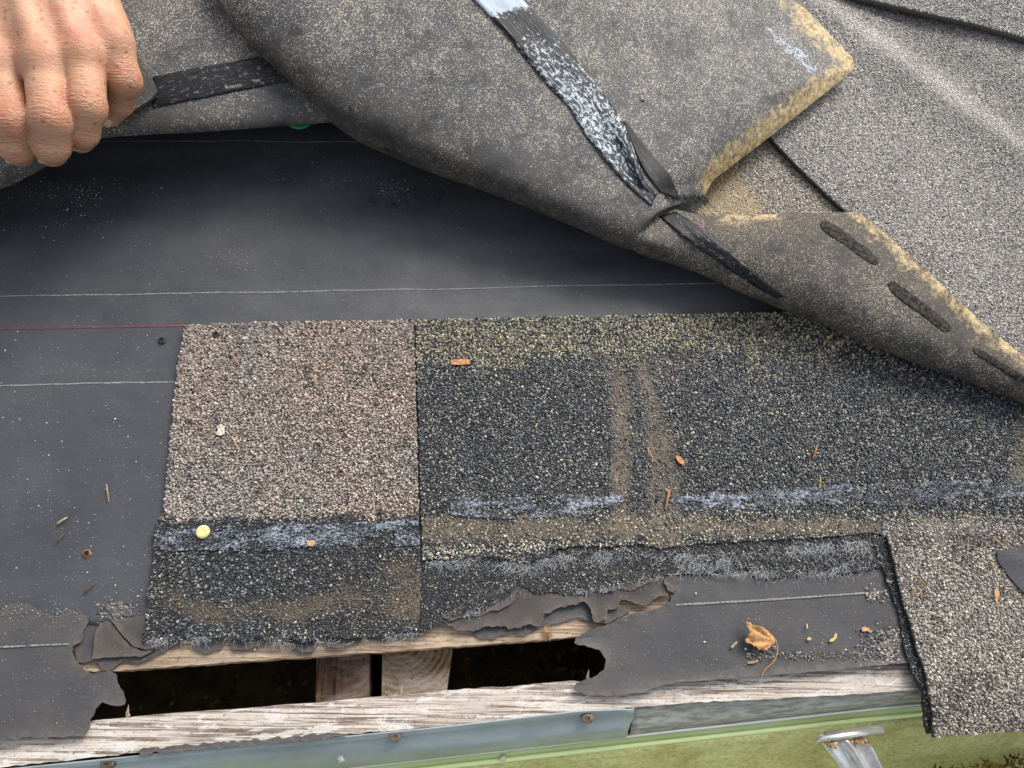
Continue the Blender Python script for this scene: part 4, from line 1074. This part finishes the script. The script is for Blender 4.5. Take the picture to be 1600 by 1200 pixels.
for (u, v, k) in ((1300, 1163, 16), (1340, 1156, 20), (1352, 1160, 8)):
    for i in range(k):
        c_ = P(u+rng.normal()*7, v+rng.normal()*2.5, zb-.0005); lump(mb, c_, rng.uniform(.0004, .0011))
mb.build('weld_bead', M['rust'], br)

# ------------------------------------------------------------------ hand (signed distance field -> one continuous skin)
def j(u, v, h): return P(u, v, h)
def build_hand():
    segs = []   # (a,b,ra,rb,group,grooves)
    mm = .001
    # MCP / PIP / DIP / TIP for index, middle, ring, little
    fing = {
        'i': [(2, 108, .094, 11.6), (19, 192, .089, 10.4), (24, 226, .079, 9.6), (29, 236, .069, 8.4)],
        'm': [(72, 104, .097, 11.6), (80, 188, .091, 10.6), (80, 225, .080, 9.8), (80, 236, .069, 8.6)],
        'r': [(132, 92, .095, 11.0), (136, 168, .088, 9.9), (128, 206, .077, 8.9), (125, 217, .067, 7.8)],
        'l': [(180, 72, .090, 10.2), (193, 126, .080, 9.6), (186, 160, .066, 8.0), (171, 180, .058, 6.6)],
    }
    wrist = [(-60, -190, .112), (-25, -200, .116), (15, -205, .114), (50, -200, .106)]
    F_ = {}
    for k, a in fing.items():
        F_[k] = [(j(x[0], x[1], x[2]), x[3]*mm) for x in a]
    W_ = [j(*x) for x in wrist]
    allp = np.array([p for k in F_ for p, r in F_[k]]+W_+[j(-120, -330, .115), j(-90, 150, .05)])
    lo = allp.min(0)-.026; hi = allp.max(0)+.026
    st_ = .00085
    ax = [np.arange(lo[i], hi[i], st_) for i in range(3)]
    X, Y, Z = np.meshgrid(*ax, indexing='ij'); X = X.astype(np.float32); Y = Y.astype(np.float32); Z = Z.astype(np.float32)
    def cap(a, b, ra, rb, groove=(), flat=1.0):
        ab = b-a; L2_ = ab@ab; L = math.sqrt(L2_)
        px, py, pz = X-a[0], Y-a[1], Z-a[2]
        t0 = (px*ab[0]+py*ab[1]+pz*ab[2])/L2_; t = np.clip(t0, 0, 1)
        qx, qy, qz = px-ab[0]*t, py-ab[1]*t, pz-ab[2]*t
        d = np.sqrt(qx*qx+qy*qy+qz*qz)-(ra+(rb-ra)*t)
        for (t1, w_, dp) in groove: d = d+dp*np.exp(-(((t0-t1)*L)/w_)**2)
        return d
    def smin(a, b, k):
        h = np.clip(.5+.5*(b-a)/k, 0, 1); return b*(1-h)+a*h-k*h*(1-h)
    fingers = None
    for k in ('i', 'm', 'r', 'l'):
        (a, ra), (b, rb), (c, rc_), (d_, rd) = F_[k]
        gr = [(.90, .0007, .00055), (1.0, .0007, .0007), (1.10, .0006, .0004), (.78, .0006, .0003)]
        gr2 = [(.72, .0006, .0004), (.86, .0006, .0005), (.3, .0006, .0003)]
        f = cap(a, b, ra*.96, rb*.98, gr)
        f = smin(f, cap(b, c, rb*.97, rc_, [(-.05, .0006, .0004)]+gr2), .0015)
        f = smin(f, cap(c, d_, rc_, rd), .002)
        # soft knuckle
        f = smin(f, np.sqrt((X-b[0])**2+(Y-b[1])**2+(Z-b[2]-.0012)**2)-rb*.84, .006)
        fingers = f if fingers is None else smin(fingers, f, .0006)
    palm = None
    for k, wq in zip(('i', 'm', 'r', 'l'), W_):
        a, ra = F_[k][0]
        # metacarpal, slightly in front of the knuckle
        p_ = cap(a+(wq-a)*.03, wq, ra*1.02, .0165)
        palm = p_ if palm is None else smin(palm, p_, .011)
    # flesh below the metacarpals
    for k, wq in zip(('i', 'm', 'r', 'l'), W_):
        a, ra = F_[k][0]; o_ = np.array([0, .004, -.012])
        palm = smin(palm, cap(a+o_+(wq-a)*.12, wq+o_*.6, ra*.95, .014), .012)
    # knuckle heads and tendon ridges
    for k, wq in zip(('i', 'm', 'r', 'l'), W_):
        a, ra = F_[k][0]
        palm = smin(palm, np.sqrt((X-a[0])**2+(Y-a[1])**2+(Z-a[2]-.0030)**2)-ra*.84, .007)
        up = np.array([0, 0, .0105]); a2 = a+up*(ra/.012)+(wq-a)*.06; b2 = a+(wq-a)*.8+np.array([0, 0, .013])
        palm = smin(palm, cap(a2, b2, .0022, .0018), .006)
    # forearm
    fa = j(-20, -205, .110); fb = j(-110, -520, .122)
    palm = smin(palm, cap(fa, fb, .023, .027), .014)
    # thumb, under the flap on the far side
    palm = smin(palm, cap(j(-60, -90, .085), j(-130, 60, .058), .013, .0115), .012)
    palm = smin(palm, cap(j(-130, 60, .058), j(-100, 150, .050), .0110, .0085), .004)
    D = smin(palm, fingers, .0042)
    # --- surface nets
    sg = D < 0
    nx, ny, nz_ = D.shape
    c = np.zeros((nx-1, ny-1, nz_-1), np.int8)
    for dx in (0, 1):
        for dy in (0, 1):
            for dz in (0, 1): c += sg[dx:nx-1+dx, dy:ny-1+dy, dz:nz_-1+dz]
    act = (c > 0) & (c < 8); ids = -np.ones(c.shape, np.int64); ai = np.argwhere(act); ids[act] = np.arange(len(ai))
    acc = np.zeros((len(ai), 3)); cnt = np.zeros(len(ai))
    cor = [(a, b, c_) for a in (0, 1) for b in (0, 1) for c_ in (0, 1)]
    for p0 in cor:
        for axn in range(3):
            if p0[axn] == 1: continue
            p1 = list(p0); p1[axn] = 1
            d0 = D[ai[:, 0]+p0[0], ai[:, 1]+p0[1], ai[:, 2]+p0[2]]; d1_ = D[ai[:, 0]+p1[0], ai[:, 1]+p1[1], ai[:, 2]+p1[2]]
            cr = (d0 < 0) != (d1_ < 0); t = np.where(cr, d0/(d0-d1_+1e-12), 0)
            pt = np.tile(np.array(p0, float), (len(ai), 1)); pt[:, axn] += t
            acc[cr] += pt[cr]; cnt[cr] += 1
    V = lo+(ai+acc/cnt[:, None])*st_
    Fq = []
    for axn in range(3):
        o1_, o2_ = [(1, 2), (2, 0), (0, 1)][axn]
        sl0 = [slice(1, -1)]*3; sl1 = [slice(1, -1)]*3; sl0[axn] = slice(0, -1); sl1[axn] = slice(1, None)
        s0 = sg[tuple(sl0)]; s1 = sg[tuple(sl1)]
        e = np.argwhere(s0 != s1); off = np.ones(3, int); off[axn] = 0; e2 = e+off
        flip = s0[e[:, 0], e[:, 1], e[:, 2]]
        def cell(da, db):
            q = e2.copy(); q[:, o1_] -= da; q[:, o2_] -= db; return ids[q[:, 0], q[:, 1], q[:, 2]]
        quad = np.stack([cell(1, 1), cell(0, 1), cell(0, 0), cell(1, 0)], 1)
        quad[~flip] = quad[~flip][:, ::-1]; Fq.append(quad)
    Fq = np.concatenate(Fq); Fq = Fq[(Fq >= 0).all(1)]
    return V, Fq, F_, W_
HV, HF, HJ, HW = build_hand()
def skin_attrs(V):
    red = np.zeros(len(V)); cre = np.zeros(len(V)); pale = np.zeros(len(V))
    for k in HJ:
        for q_, (p_, r_) in enumerate(HJ[k]):
            d = np.linalg.norm(V-p_-np.array([0, 0, r_*.7]), axis=1)
            if q_ in (0, 1): red = np.maximum(red, np.exp(-(d/.010)**2)*(.9 if q_ == 0 else .8))
            if q_ == 3: red = np.maximum(red, np.exp(-(d/.008)**2)*.35)
            if q_ in (1, 2): cre = np.maximum(cre, np.exp(-(d/.009)**2))
    return red, cre
red, cre = skin_attrs(HV)
def m_skin():
    m, t, b = mat('skin')
    c0 = mix(t, noise(t, 45, 4, .6, pos(t)).outputs[0], (.45, .23, .135), (.60, .36, .23))
    blot = ramp(t, noise(t, 70, 5, .65, pos(t)).outputs[0], [(.48, (0, 0, 0)), (.66, (1, 1, 1))])
    c0 = mix(t, math_(t, 'MULTIPLY', blot.outputs[0], .7), c0, (.46, .17, .11))
    c0 = mix(t, math_(t, 'MULTIPLY', attr(t, 'red').outputs['Fac'], .75), c0, (.36, .135, .075))
    v = t.nodes.new('ShaderNodeTexVoronoi'); v.inputs['Scale'].default_value = 210; t.links.new(pos(t), v.inputs['Vector'])
    fr = ramp(t, math_(t, 'ADD', v.outputs['Distance'], math_(t, 'MULTIPLY', noise(t, 500, 3).outputs[0], .25)), [(.26, (1, 1, 1)), (.44, (0, 0, 0))])
    s = t.nodes.new('ShaderNodeSeparateColor'); t.links.new(v.outputs['Color'], s.inputs[0])
    fr2 = ramp(t, s.outputs[0], [(.40, (0, 0, 0)), (.7, (1, 1, 1))])
    c0 = mix(t, math_(t, 'MULTIPLY', math_(t, 'MULTIPLY', fr.outputs[0], fr2.outputs[0]), .7), c0, (.26, .11, .06))
    t.links.new(c0, b.inputs['Base Color'])
    b.inputs['Roughness'].default_value = .46; b.inputs['Specular IOR Level'].default_value = .4
    b.inputs['Subsurface Weight'].default_value = .25; b.inputs['Subsurface Radius'].default_value = (.004, .0015, .0008); b.inputs['Subsurface Scale'].default_value = 1.0
    p = bump(t, b, noise(t, 1400, 3, .6, pos(t)).outputs[0], .28, .0004)
    v2 = t.nodes.new('ShaderNodeTexVoronoi'); v2.feature = 'DISTANCE_TO_EDGE'; v2.inputs['Scale'].default_value = 620
    nz = noise(t, 300, 2, .5, pos(t)); vm = t.nodes.new('ShaderNodeVectorMath'); vm.operation = 'MULTIPLY_ADD'
    t.links.new(nz.outputs['Color'], vm.inputs[0]); vm.inputs[1].default_value = (.002, .002, .002); t.links.new(pos(t), vm.inputs[2]); t.links.new(vm.outputs[0], v2.inputs['Vector'])
    p = bump(t, b, ramp(t, v2.outputs['Distance'], [(0, (0, 0, 0)), (.12, (1, 1, 1))]).outputs[0], .22, .0004, p)
    w_ = noise(t, 1, 3, .5, pos(t, (120, 900, 900)))
    p = bump(t, b, math_(t, 'MULTIPLY', w_.outputs[0], math_(t, 'ADD', attr(t, 'crease').outputs['Fac'], .22)), 1, .0019, p)
    bump(t, b, noise(t, 90, 5, .65, pos(t)).outputs[0], .35, .0022, p)
    return m
person = mk('person', HV, [HF], m_skin(), None, True, None, None, {'red': red, 'crease': cre})
tag(person, 'bare freckled hand reaching in from the top left, fingers gripping the lifted shingle', 'person')
M['nail'] = m_simple('fingernail', (.62, .40, .30), .3, .5, 0, (.60, .38, .30), 200, 500, .2, .0002)
for k, wd in (('i', .0046), ('m', .0048), ('r', .0044), ('l', .0034)):
    (c_, rc_), (t_, rt) = HJ[k][2], HJ[k][3]
    ax_ = np.array([0.04, -.70, -.71]) if k != 'l' else np.array([-.55, -.55, -.62]); ax_ /= np.linalg.norm(ax_)
    nup = np.array([0, -.70, .71]) if k != 'l' else np.array([.1, -.8, .6]); nup = nup-ax_*(nup@ax_); nup /= np.linalg.norm(nup); sd_ = np.cross(ax_, nup)
    cc = t_+ax_*rt*.25; V = []; na, nb = 11, 9
    for a in range(na):
        for b in range(nb):
            x = (a/(na-1)*2-1); y = b/(nb-1)
            ang = x*math.asin(min(.95, wd/(rt*.98)))
            along = (y-.75)*.0105*(1-.18*x*x)
            taper = rt*1.02-max(0, along)*.25
            V.append(t_+ax_*(along+.0032)+(sd_*math.sin(ang)+nup*math.cos(ang))*taper)
    idx = np.arange(na*nb).reshape(na, nb)
    o = mk('fingernail', V, [np.stack([idx[:-1, :-1], idx[1:, :-1], idx[1:, 1:], idx[:-1, 1:]], -1).reshape(-1, 4)], M['nail'], person, True)
    md = o.modifiers.new('thickness', 'SOLIDIFY'); md.thickness = .0007; md.offset = 0
mb = MB()
fa = P(-60, -330, .113); fb = P(-240, -900, .135); pts = [fa+(fb-fa)*t for t in (0, .06, .3, .6, 1)]
mb.tube(pts, [.034, .038, .041, .046, .052], 28)
mb.build('sleeve', m_simple('work shirt', (.05, .07, .12), .9, .2, 0, (.07, .09, .14), 60, 1500, .4, .0004), person, True)

# ------------------------------------------------------------------ debris (individual things)
SZ = .0042
def surf_z(u, v):
    """resting height for small debris"""
    q = P(u, v)[:2]
    for poly, z in ((P4, .0072), (P1, .0044), (P3, .0048), (P2, .0032), (P5, .0016), (P7, .0024)):
        if inside(wp(poly, 0), q[None])[0]: return z
    return .0008
def obj1(name, mb, m, label, cat, group=None, smooth=False):
    return tag(mb.build(name, m, None, smooth), label, cat, group)
MC = m_col('dry plant matter', .7, .3, 900)
# leaf
lz = .0030
leafpx = [(1161, 974), (1164, 972), (1171, 977), (1180, 979), (1190, 980), (1200, 985), (1207, 992), (1213, 999), (1211, 1006), (1204, 1010), (1200, 1014), (1197, 1017), (1190, 1015), (1184, 1016), (1178, 1011), (1172, 1008), (1166, 1006), (1160, 1005), (1161, 999), (1166, 997), (1163, 994), (1168, 990), (1165, 984)]
poly = ragged(wp(leafpx, lz), .0005, .0005, 500, 77)
c0 = P(1211, 1001, lz)[:2]
def leafz(x, y, d):
    r = np.hypot(x-c0[0], y-c0[1]); a = np.arctan2(y-c0[1], x-c0[0])
    return lz+.0022*np.abs(np.sin(a*6))*ss(0, .01, r)+.0045*ss(.006, .018, r)*(.2+1.3*fbm(x*260, y*260, 4))-.001*np.exp(-d/.001)
V, F, n_, d = plate(poly, .0008, leafz, .00025)
rr = np.arctan2(V[:, 1]-c0[1], V[:, 0]-c0[0]); vein = np.exp(-(np.abs(np.sin(rr*6))/.12)**2)
cc = np.array([.54, .31, .135])*(.7+.7*fbm(V[:, 0]*300, V[:, 1]*300, 3))[:, None]; cc = cc*(1-.6*vein[:, None])+np.array([.32, .15, .06])*.6*vein[:, None]
leaf = empty('leaf', tuple(P(1190, 995, .002))); tag(leaf, 'curled dry orange brown leaf with a long thin stalk lying on the torn black felt', 'leaf')
mk('leaf_blade', V, F, MC, leaf, True, cc)
mb = MB(); pts = [P(u, v, h) for u, v, h in ((1211, 1000, .0045), (1215, 1010, .005), (1214, 1022, .0055), (1208, 1035, .0045), (1198, 1044, .003), (1191, 1053, .0022), (1190, 1056, .002))]
mb.tube(catmull(pts, 5), .00035, 6, (.52, .33, .13)); mb.build('stalk', MC, leaf, True)
def flake(name, pix, h, col, label, cat, group=None, curl=.0008, th=.0005):
    z = surf_z(*np.mean(pix, axis=0))+h
    poly = ragged(wp(pix, z), .0005, .00025, 800, len(label))
    V, F, n_, d = plate(poly, .0009, lambda x, y, dd: z+curl*(fbm(x*250, y*250, 2)), th)
    c = np.array(col)*(.75+.5*fbm(V[:, 0]*900, V[:, 1]*900, 2))[:, None]
    return tag(mk(name, V, F, MC, None, False, c), label, cat, group)
flake('wood_chip', [(705, 563), (720, 561), (735, 562), (734, 569), (718, 570), (705, 570)], .0004, (.60, .30, .15), 'small orange wood chip near the top left corner of the dark shingle', 'wood chip')
flake('paint_chip', [(338, 666), (346, 663), (351, 666), (351, 679), (344, 681), (337, 679), (341, 672)], .0006, (.70, .68, .60), 'white paint chip lying on the tan shingle piece', 'paint chip')
flake('petal', [(1055, 712), (1063, 714), (1068, 720), (1070, 728), (1062, 724), (1057, 718)], .0004, (.66, .32, .17), 'orange petal shaped flake at the right side of the muddy streaks', 'plant scrap')
flake('seed_wing', [(1295, 1000), (1302, 996), (1305, 989), (1307, 990), (1307, 996), (1302, 1002), (1296, 1003)], .0003, (.70, .52, .22), 'yellow curved seed wing between the leaf and the pinkish seed wing', 'seed')
flake('seed_wing', [(1345, 982), (1350, 979), (1357, 981), (1363, 986), (1361, 989), (1355, 986), (1347, 987)], .0003, (.58, .36, .22), 'pinkish curved seed wing on the black felt nearest the overhanging shingle', 'seed')
flake('seed_husk', [(1260, 998), (1264, 995), (1268, 997), (1267, 1000), (1262, 1001)], .0003, (.62, .46, .22), 'tiny oval tan husk on the felt right of the leaf', 'seed')
flake('bark_chip', [(1167, 1034), (1175, 1033), (1184, 1031), (1184, 1034), (1176, 1037), (1167, 1037)], .0003, (.50, .34, .20), 'flat tan sliver on the felt just below the leaf', 'bark')
flake('bark_chip', [(1141, 1011), (1150, 1002), (1152, 1004), (1144, 1013)], .0003, (.46, .36, .22), 'short tan sliver on the felt left of the leaf', 'bark')
flake('seed_wing', [(1554, 921), (1558, 919), (1561, 925), (1561, 934), (1556, 942), (1554, 934)], .0003, (.62, .36, .20), 'orange seed wing standing on the overhanging grey shingle', 'seed')
flake('seed_husk', [(480, 846), (490, 844), (494, 849), (489, 854), (480, 853)], .0006, (.62, .45, .25), 'yellowish crumb at the centre of the black half of the tan shingle piece', 'crumb')
# felt scrap upper right of the eave shingle
sc = [(1556, 862), (1580, 856), (1620, 850), (1700, 850), (1700, 945), (1600, 928), (1585, 912), (1570, 893), (1558, 876)]
z_ = .0074; poly = ragged(wp(sc, z_), .001, .0006, 300, 6); V, F, n_, d = plate(poly, .003, lambda x, y, dd: z_+.002*(fbm(x*70, y*70, 2)), .001)
tag(mk('felt_scrap', V, F, M['felt_black'], None, False), 'dark felt scrap on the overhanging shingle at the right picture edge', 'roofing felt')
def twig(pix, r, col, label, h=.0006, name='twig', cat='twig', tap=.5):
    z = surf_z(*np.mean(np.array(pix)[:, :2], axis=0))
    q = catmull([P(u, v, z+h+.0008*math.sin(i*1.7)) for i, (u, v) in enumerate(pix)], 4)
    mb = MB(); mb.tube(q, np.linspace(r, r*tap, len(q)), 6, col, .7); return obj1(name, mb, MC, label, cat)
twig([(362, 682), (367, 690), (372, 702)], .0006, (.60, .38, .20), 'short orange stalk on the tan shingle piece below the paint chip')
twig([(1046, 766), (1043, 780), (1040, 796)], .0008, (.52, .26, .14), 'upright reddish stick beside the right muddy streak')
twig([(360, 553), (368, 560), (373, 570)], .0006, (.42, .27, .17), 'brown stalk below the nail hole of the tan shingle piece')
twig([(1012, 700), (1018, 712), (1024, 722)], .0006, (.45, .28, .15), 'thin tan stalk lying in the right muddy streak')
twig([(166, 757), (168, 768), (170, 784)], .0005, (.42, .30, .18), 'thin pale stalk on the felt left of the tan shingle piece')
twig([(90, 818), (98, 812), (105, 808)], .0008, (.50, .40, .25), 'short straw coloured stub on the felt at the left')
twig([(85, 848), (92, 842), (100, 833)], .0005, (.14, .09, .06), 'dark bent twig below the straw coloured stub')
twig([(131, 926), (137, 920), (146, 912)], .0006, (.16, .08, .05), 'dark reddish twig on the felt above the ragged left tear')
twig([(1276, 698), (1274, 706), (1270, 716)], .0006, (.45, .20, .11), 'red brown stalk on the dark shingle right of the orange flake')
twig([(1281, 762), (1282, 750), (1281, 742)], .0006, (.52, .36, .16), 'tan stub on the dark shingle left of the far sealant strip')
twig([(1261, 975), (1261, 982)], .0005, (.60, .50, .32), 'tiny pale straw piece on the felt above the oval husk')
twig([(1436, 905), (1444, 912), (1446, 925), (1443, 934)], .0007, (.30, .18, .08), 'curved brown stalk on the overhanging grey shingle')
twig([(1424, 918), (1430, 928), (1435, 938)], .0007, (.30, .15, .09), 'reddish sliver at the left edge of the overhanging grey shingle')
twig([(1548, 878), (1552, 884), (1551, 890)], .0007, (.55, .36, .18), 'orange stub beside the felt scrap')
twig([(1552, 838), (1558, 846), (1566, 852)], .0009, (.34, .20, .12), 'brown bark piece above the felt scrap')
# pointed wood splinters in the gap
for (u, v, lb) in ((627, 1084, 'pale pointed splinter at the foot of the ring marked block'), (919, 1064, 'pale pointed splinter at the right end of the gap'), (200, 1119, 'pale pointed splinter at the left end of the gap')):
    mb = MB(); mb.tube([P(u, v, -.004), P(u-1, v-6, -.003), P(u, v-12, -.002), P(u+1, v-18, -.001)], [.0013, .0009, .0005, .0001], 6, (.40, .33, .27), .6); obj1('splinter', mb, MC, lb, 'splinter')
# tan strand bundle hanging over deck board
mb = MB()
for i in range(26):
    u = rng.uniform(851, 861); mb.tube([P(u, 979+rng.normal()*2, .0006), P(u+rng.normal()*3, 988, .0010), P(u+rng.normal()*2, 999+rng.normal()*2, -.001)], .00012, 3, (.5, .33, .14))
obj1('fibre_tuft', mb, MC, 'tuft of tan fibres on the deck board edge above the gap', 'fibre')
# yellow nail cap
def disc(name, u, v, z, r, m, label, cat, dent=True):
    q = P(u, v, z); nsg = 32; V = []; prof = ((r, -.0006), (r, .0004), (r*.93, .0009), (r*.6, .0010), (r*.25, .0009))
    for rr, zz in prof:
        for k in range(nsg): V.append(q+np.array([math.cos(k*2*math.pi/nsg)*rr, math.sin(k*2*math.pi/nsg)*rr, zz]))
    V.append(q+np.array([0, 0, .0006])); L = len(prof)
    F = [(a*nsg+k, a*nsg+(k+1) % nsg, (a+1)*nsg+(k+1) % nsg, (a+1)*nsg+k) for a in range(L-1) for k in range(nsg)]
    mb = MB(); mb.add(V, F+[((L-1)*nsg+k, (L-1)*nsg+(k+1) % nsg, L*nsg) for k in range(nsg)]); e = empty(name, tuple(q)); tag(e, label, cat)
    mb.build('cap', m, e, True)
    mb = MB(); mb.tube([q+np.array([0, 0, -.006]), q+np.array([0, 0, -.0012]), q+np.array([.0001, 0, .0002])], [.0009, .0009, .0005], 8)
    mb.build('nail_shank', M['screw'], e)
disc('nail_cap', 317, 831, .0052, .0037, m_simple('yellow nail head', (.62, .52, .17), .55, .4, .2, (.72, .66, .38), 600, 1200, .3, .0003), 'round pale yellow nail cap on the black sealant band', 'nail')
disc('nail_cap', 468, 184, .0060, .0098, m_simple('green plastic', (.01, .24, .07), .3, .5), 'bright green plastic nail cap half hidden below the lifted shingle', 'nail')
# nail holes: ragged rim with a shallow dish, hole darkness painted into its colour
def hole(u, v, z, r, parent, rust=False):
    q = P(u, v, z); nsg = 16; V = []; cl = []
    jit = 1+.35*(rng.random((5, nsg))-.5)
    c_rim = (.20, .09, .04) if rust else (.03, .03, .032)
    for a, (rr, zz, cc_) in enumerate(((1.8, -.0003, c_rim), (1.5, .0006, c_rim), (1.05, .0009, c_rim), (.95, .0002, (.003, .003, .003)), (.5, .00015, (.002, .002, .002)))):
        for k in range(nsg):
            V.append(q+np.array([math.cos(k*2*math.pi/nsg)*r*rr*jit[a, k], math.sin(k*2*math.pi/nsg)*r*rr*jit[a, k], zz])); cl.append(cc_)
    F = [(a*nsg+k, a*nsg+(k+1) % nsg, (a+1)*nsg+(k+1) % nsg, (a+1)*nsg+k) for a in range(4) for k in range(nsg)]+[tuple(4*nsg+k for k in range(nsg))]
    mb = MB(); mb.add(V, F, np.array(cl)); mb.build('nail_hole', M['gran'], parent)
for u, v, z, r, p_, rs_ in ((338, 523, .0037, .0013, sh1, False), (593, 804, .0037, .0012, sh1, False), (928, 519, .0041, .0013, sh3, False), (694, 793, .0041, .0014, sh3, False), (253, 532, .0006, .0013, ul, False), (136, 865, .0004, .0014, ul, True), (614, 320, .0012, .0008, ul, False), (583, 312, .0012, .0008, ul, False)):
    hole(u, v, z, r, p_, rs_)

# ------------------------------------------------------------------ loose granules (uncountable)
def loose():
    pts = []
    def sc_(n, uf, vf, s=(.0002, .0006), z=None, pool=None): 
        for i in range(n):
            u, v = uf(), vf(); pts.append((u, v, rng.uniform(*s), pool))
    U = rng.uniform; Nn = rng.normal
    L_ = [(.50, .48, .42), (.40, .34, .26), (.12, .12, .13), (.28, .27, .27)]
    D_ = [(.04, .04, .045), (.08, .08, .09), (.20, .17, .13)]
    sc_(700, lambda: U(-60, 1000), lambda: U(230, 500), (.00012, .00032), pool=L_)
    sc_(500, lambda: U(-60, 285), lambda: U(500, 960), (.00012, .00036), pool=L_)
    sc_(160, lambda: U(-60, 280), lambda: U(500, 960), (.0003, .0007), pool=L_+D_)
    sc_(60, lambda: U(200, 700), lambda: U(300, 500), (.0003, .0006), pool=D_)
    sc_(110, lambda: 110+Nn()*55, lambda: 300+Nn()*12, (.0002, .0006), pool=L_)
    sc_(60, lambda: 110+Nn()*60, lambda: 340+Nn()*25, (.0002, .0007), pool=L_)
    sc_(110, lambda: U(420, 760), lambda: 283+Nn()*3.5, (.00018, .0004), pool=L_)
    sc_(70, lambda: U(320, 400), lambda: 405+Nn()*9, (.00018, .0004), pool=L_)
    sc_(60, lambda: U(590, 640), lambda: 300+Nn()*9, (.0002, .0006), pool=D_+L_)
    sc_(140, lambda: U(150, 240), lambda: 965+Nn()*8, (.0002, .0006), pool=L_+D_+D_+D_)
    sc_(300, lambda: 186+Nn()*13, lambda: 954+Nn()*7, (.0005, .0011), pool=D_)
    sc_(120, lambda: 60+U(-60, 80), lambda: 958+Nn()*5, (.0002, .0005), pool=L_+D_+D_)
    sc_(260, lambda: U(1215, 1400), lambda: 1024-0+Nn()*4, (.0003, .0007), pool=L_+D_+D_+D_+[(.3, .18, .12)])
    sc_(620, lambda: 1402-abs(Nn())*24, lambda: 1008+Nn()*14, (.0003, .0009), pool=L_+D_+D_+D_+D_+[(.3, .2, .13), (.35, .37, .42)])
    sc_(130, lambda: U(1160, 1215), lambda: 1018+Nn()*8, (.0003, .0007), pool=D_+D_+L_)
    sc_(90, lambda: U(1350, 1395), lambda: 930+Nn()*6, (.0003, .0009), pool=D_+L_)
    sc_(200, lambda: U(900, 1400), lambda: U(900, 1040), (.00012, .0003), pool=L_)
    sc_(150, lambda: U(0, 180), lambda: U(960, 1140), (.00012, .0003), pool=L_)
    sc_(60, lambda: 345+Nn()*60, lambda: 720+Nn()*60, (.0004, .0008), pool=D_)
    sc_(130, lambda: U(240, 1590), lambda: U(510, 1100), (.0003, .0008), pool=[(.5, .3, .15), (.6, .5, .3), (.3, .15, .08), (.55, .4, .25)])
    sc_(40, lambda: U(700, 1500), lambda: U(600, 760), (.0006, .0011), pool=[(.5, .5, .45), (.42, .36, .2), (.3, .36, .36)])
    mb = MB(); polys = [(wp(P4, 0), .0072), (wp(P1, 0), .0042), (wp(P3, 0), .0046), (wp(P2, 0), .0030), (wp(P7, 0), .0022), (wp(P5, 0), .0015)]
    A = np.array([(p[0], p[1]) for p in pts]); Q = P(A[:, 0], A[:, 1]); z = under_z(Q[:, 0], Q[:, 1])
    for poly, zz in polys[::-1]:
        z = np.where(inside(poly, Q[:, :2]), zz, z)
    gapp = inside(wp([(120, 1040), (900, 990), (950, 1030), (900, 1075), (130, 1135)], 0), Q[:, :2])
    for (u, v, s, pool), q, zz, gg in zip(pts, Q, z, gapp):
        if gg: continue
        c_ = np.array(pool[rng.integers(len(pool))])*U(.7, 1.3)
        lump(mb, (q[0], q[1], zz+s*.25), s, c_, (1.1, U(.5, 1), .5), sub=(4, 2))
    return mb.build('loose_granules', M['gran'])
tag(loose(), 'loose mineral granules and grit scattered over the felt', 'granules', kind='stuff')
# crumbs on the flaps
mb = MB(); h, n_ = cast(bv2, 1003, 158); lump(mb, h+np.array([0, 0, .0018]), .0016, (.55, .36, .2), (1, .6, .5)); obj1('crumb', mb, MC, 'small tan crumb on the folded shingle right of the silver strip', 'crumb')
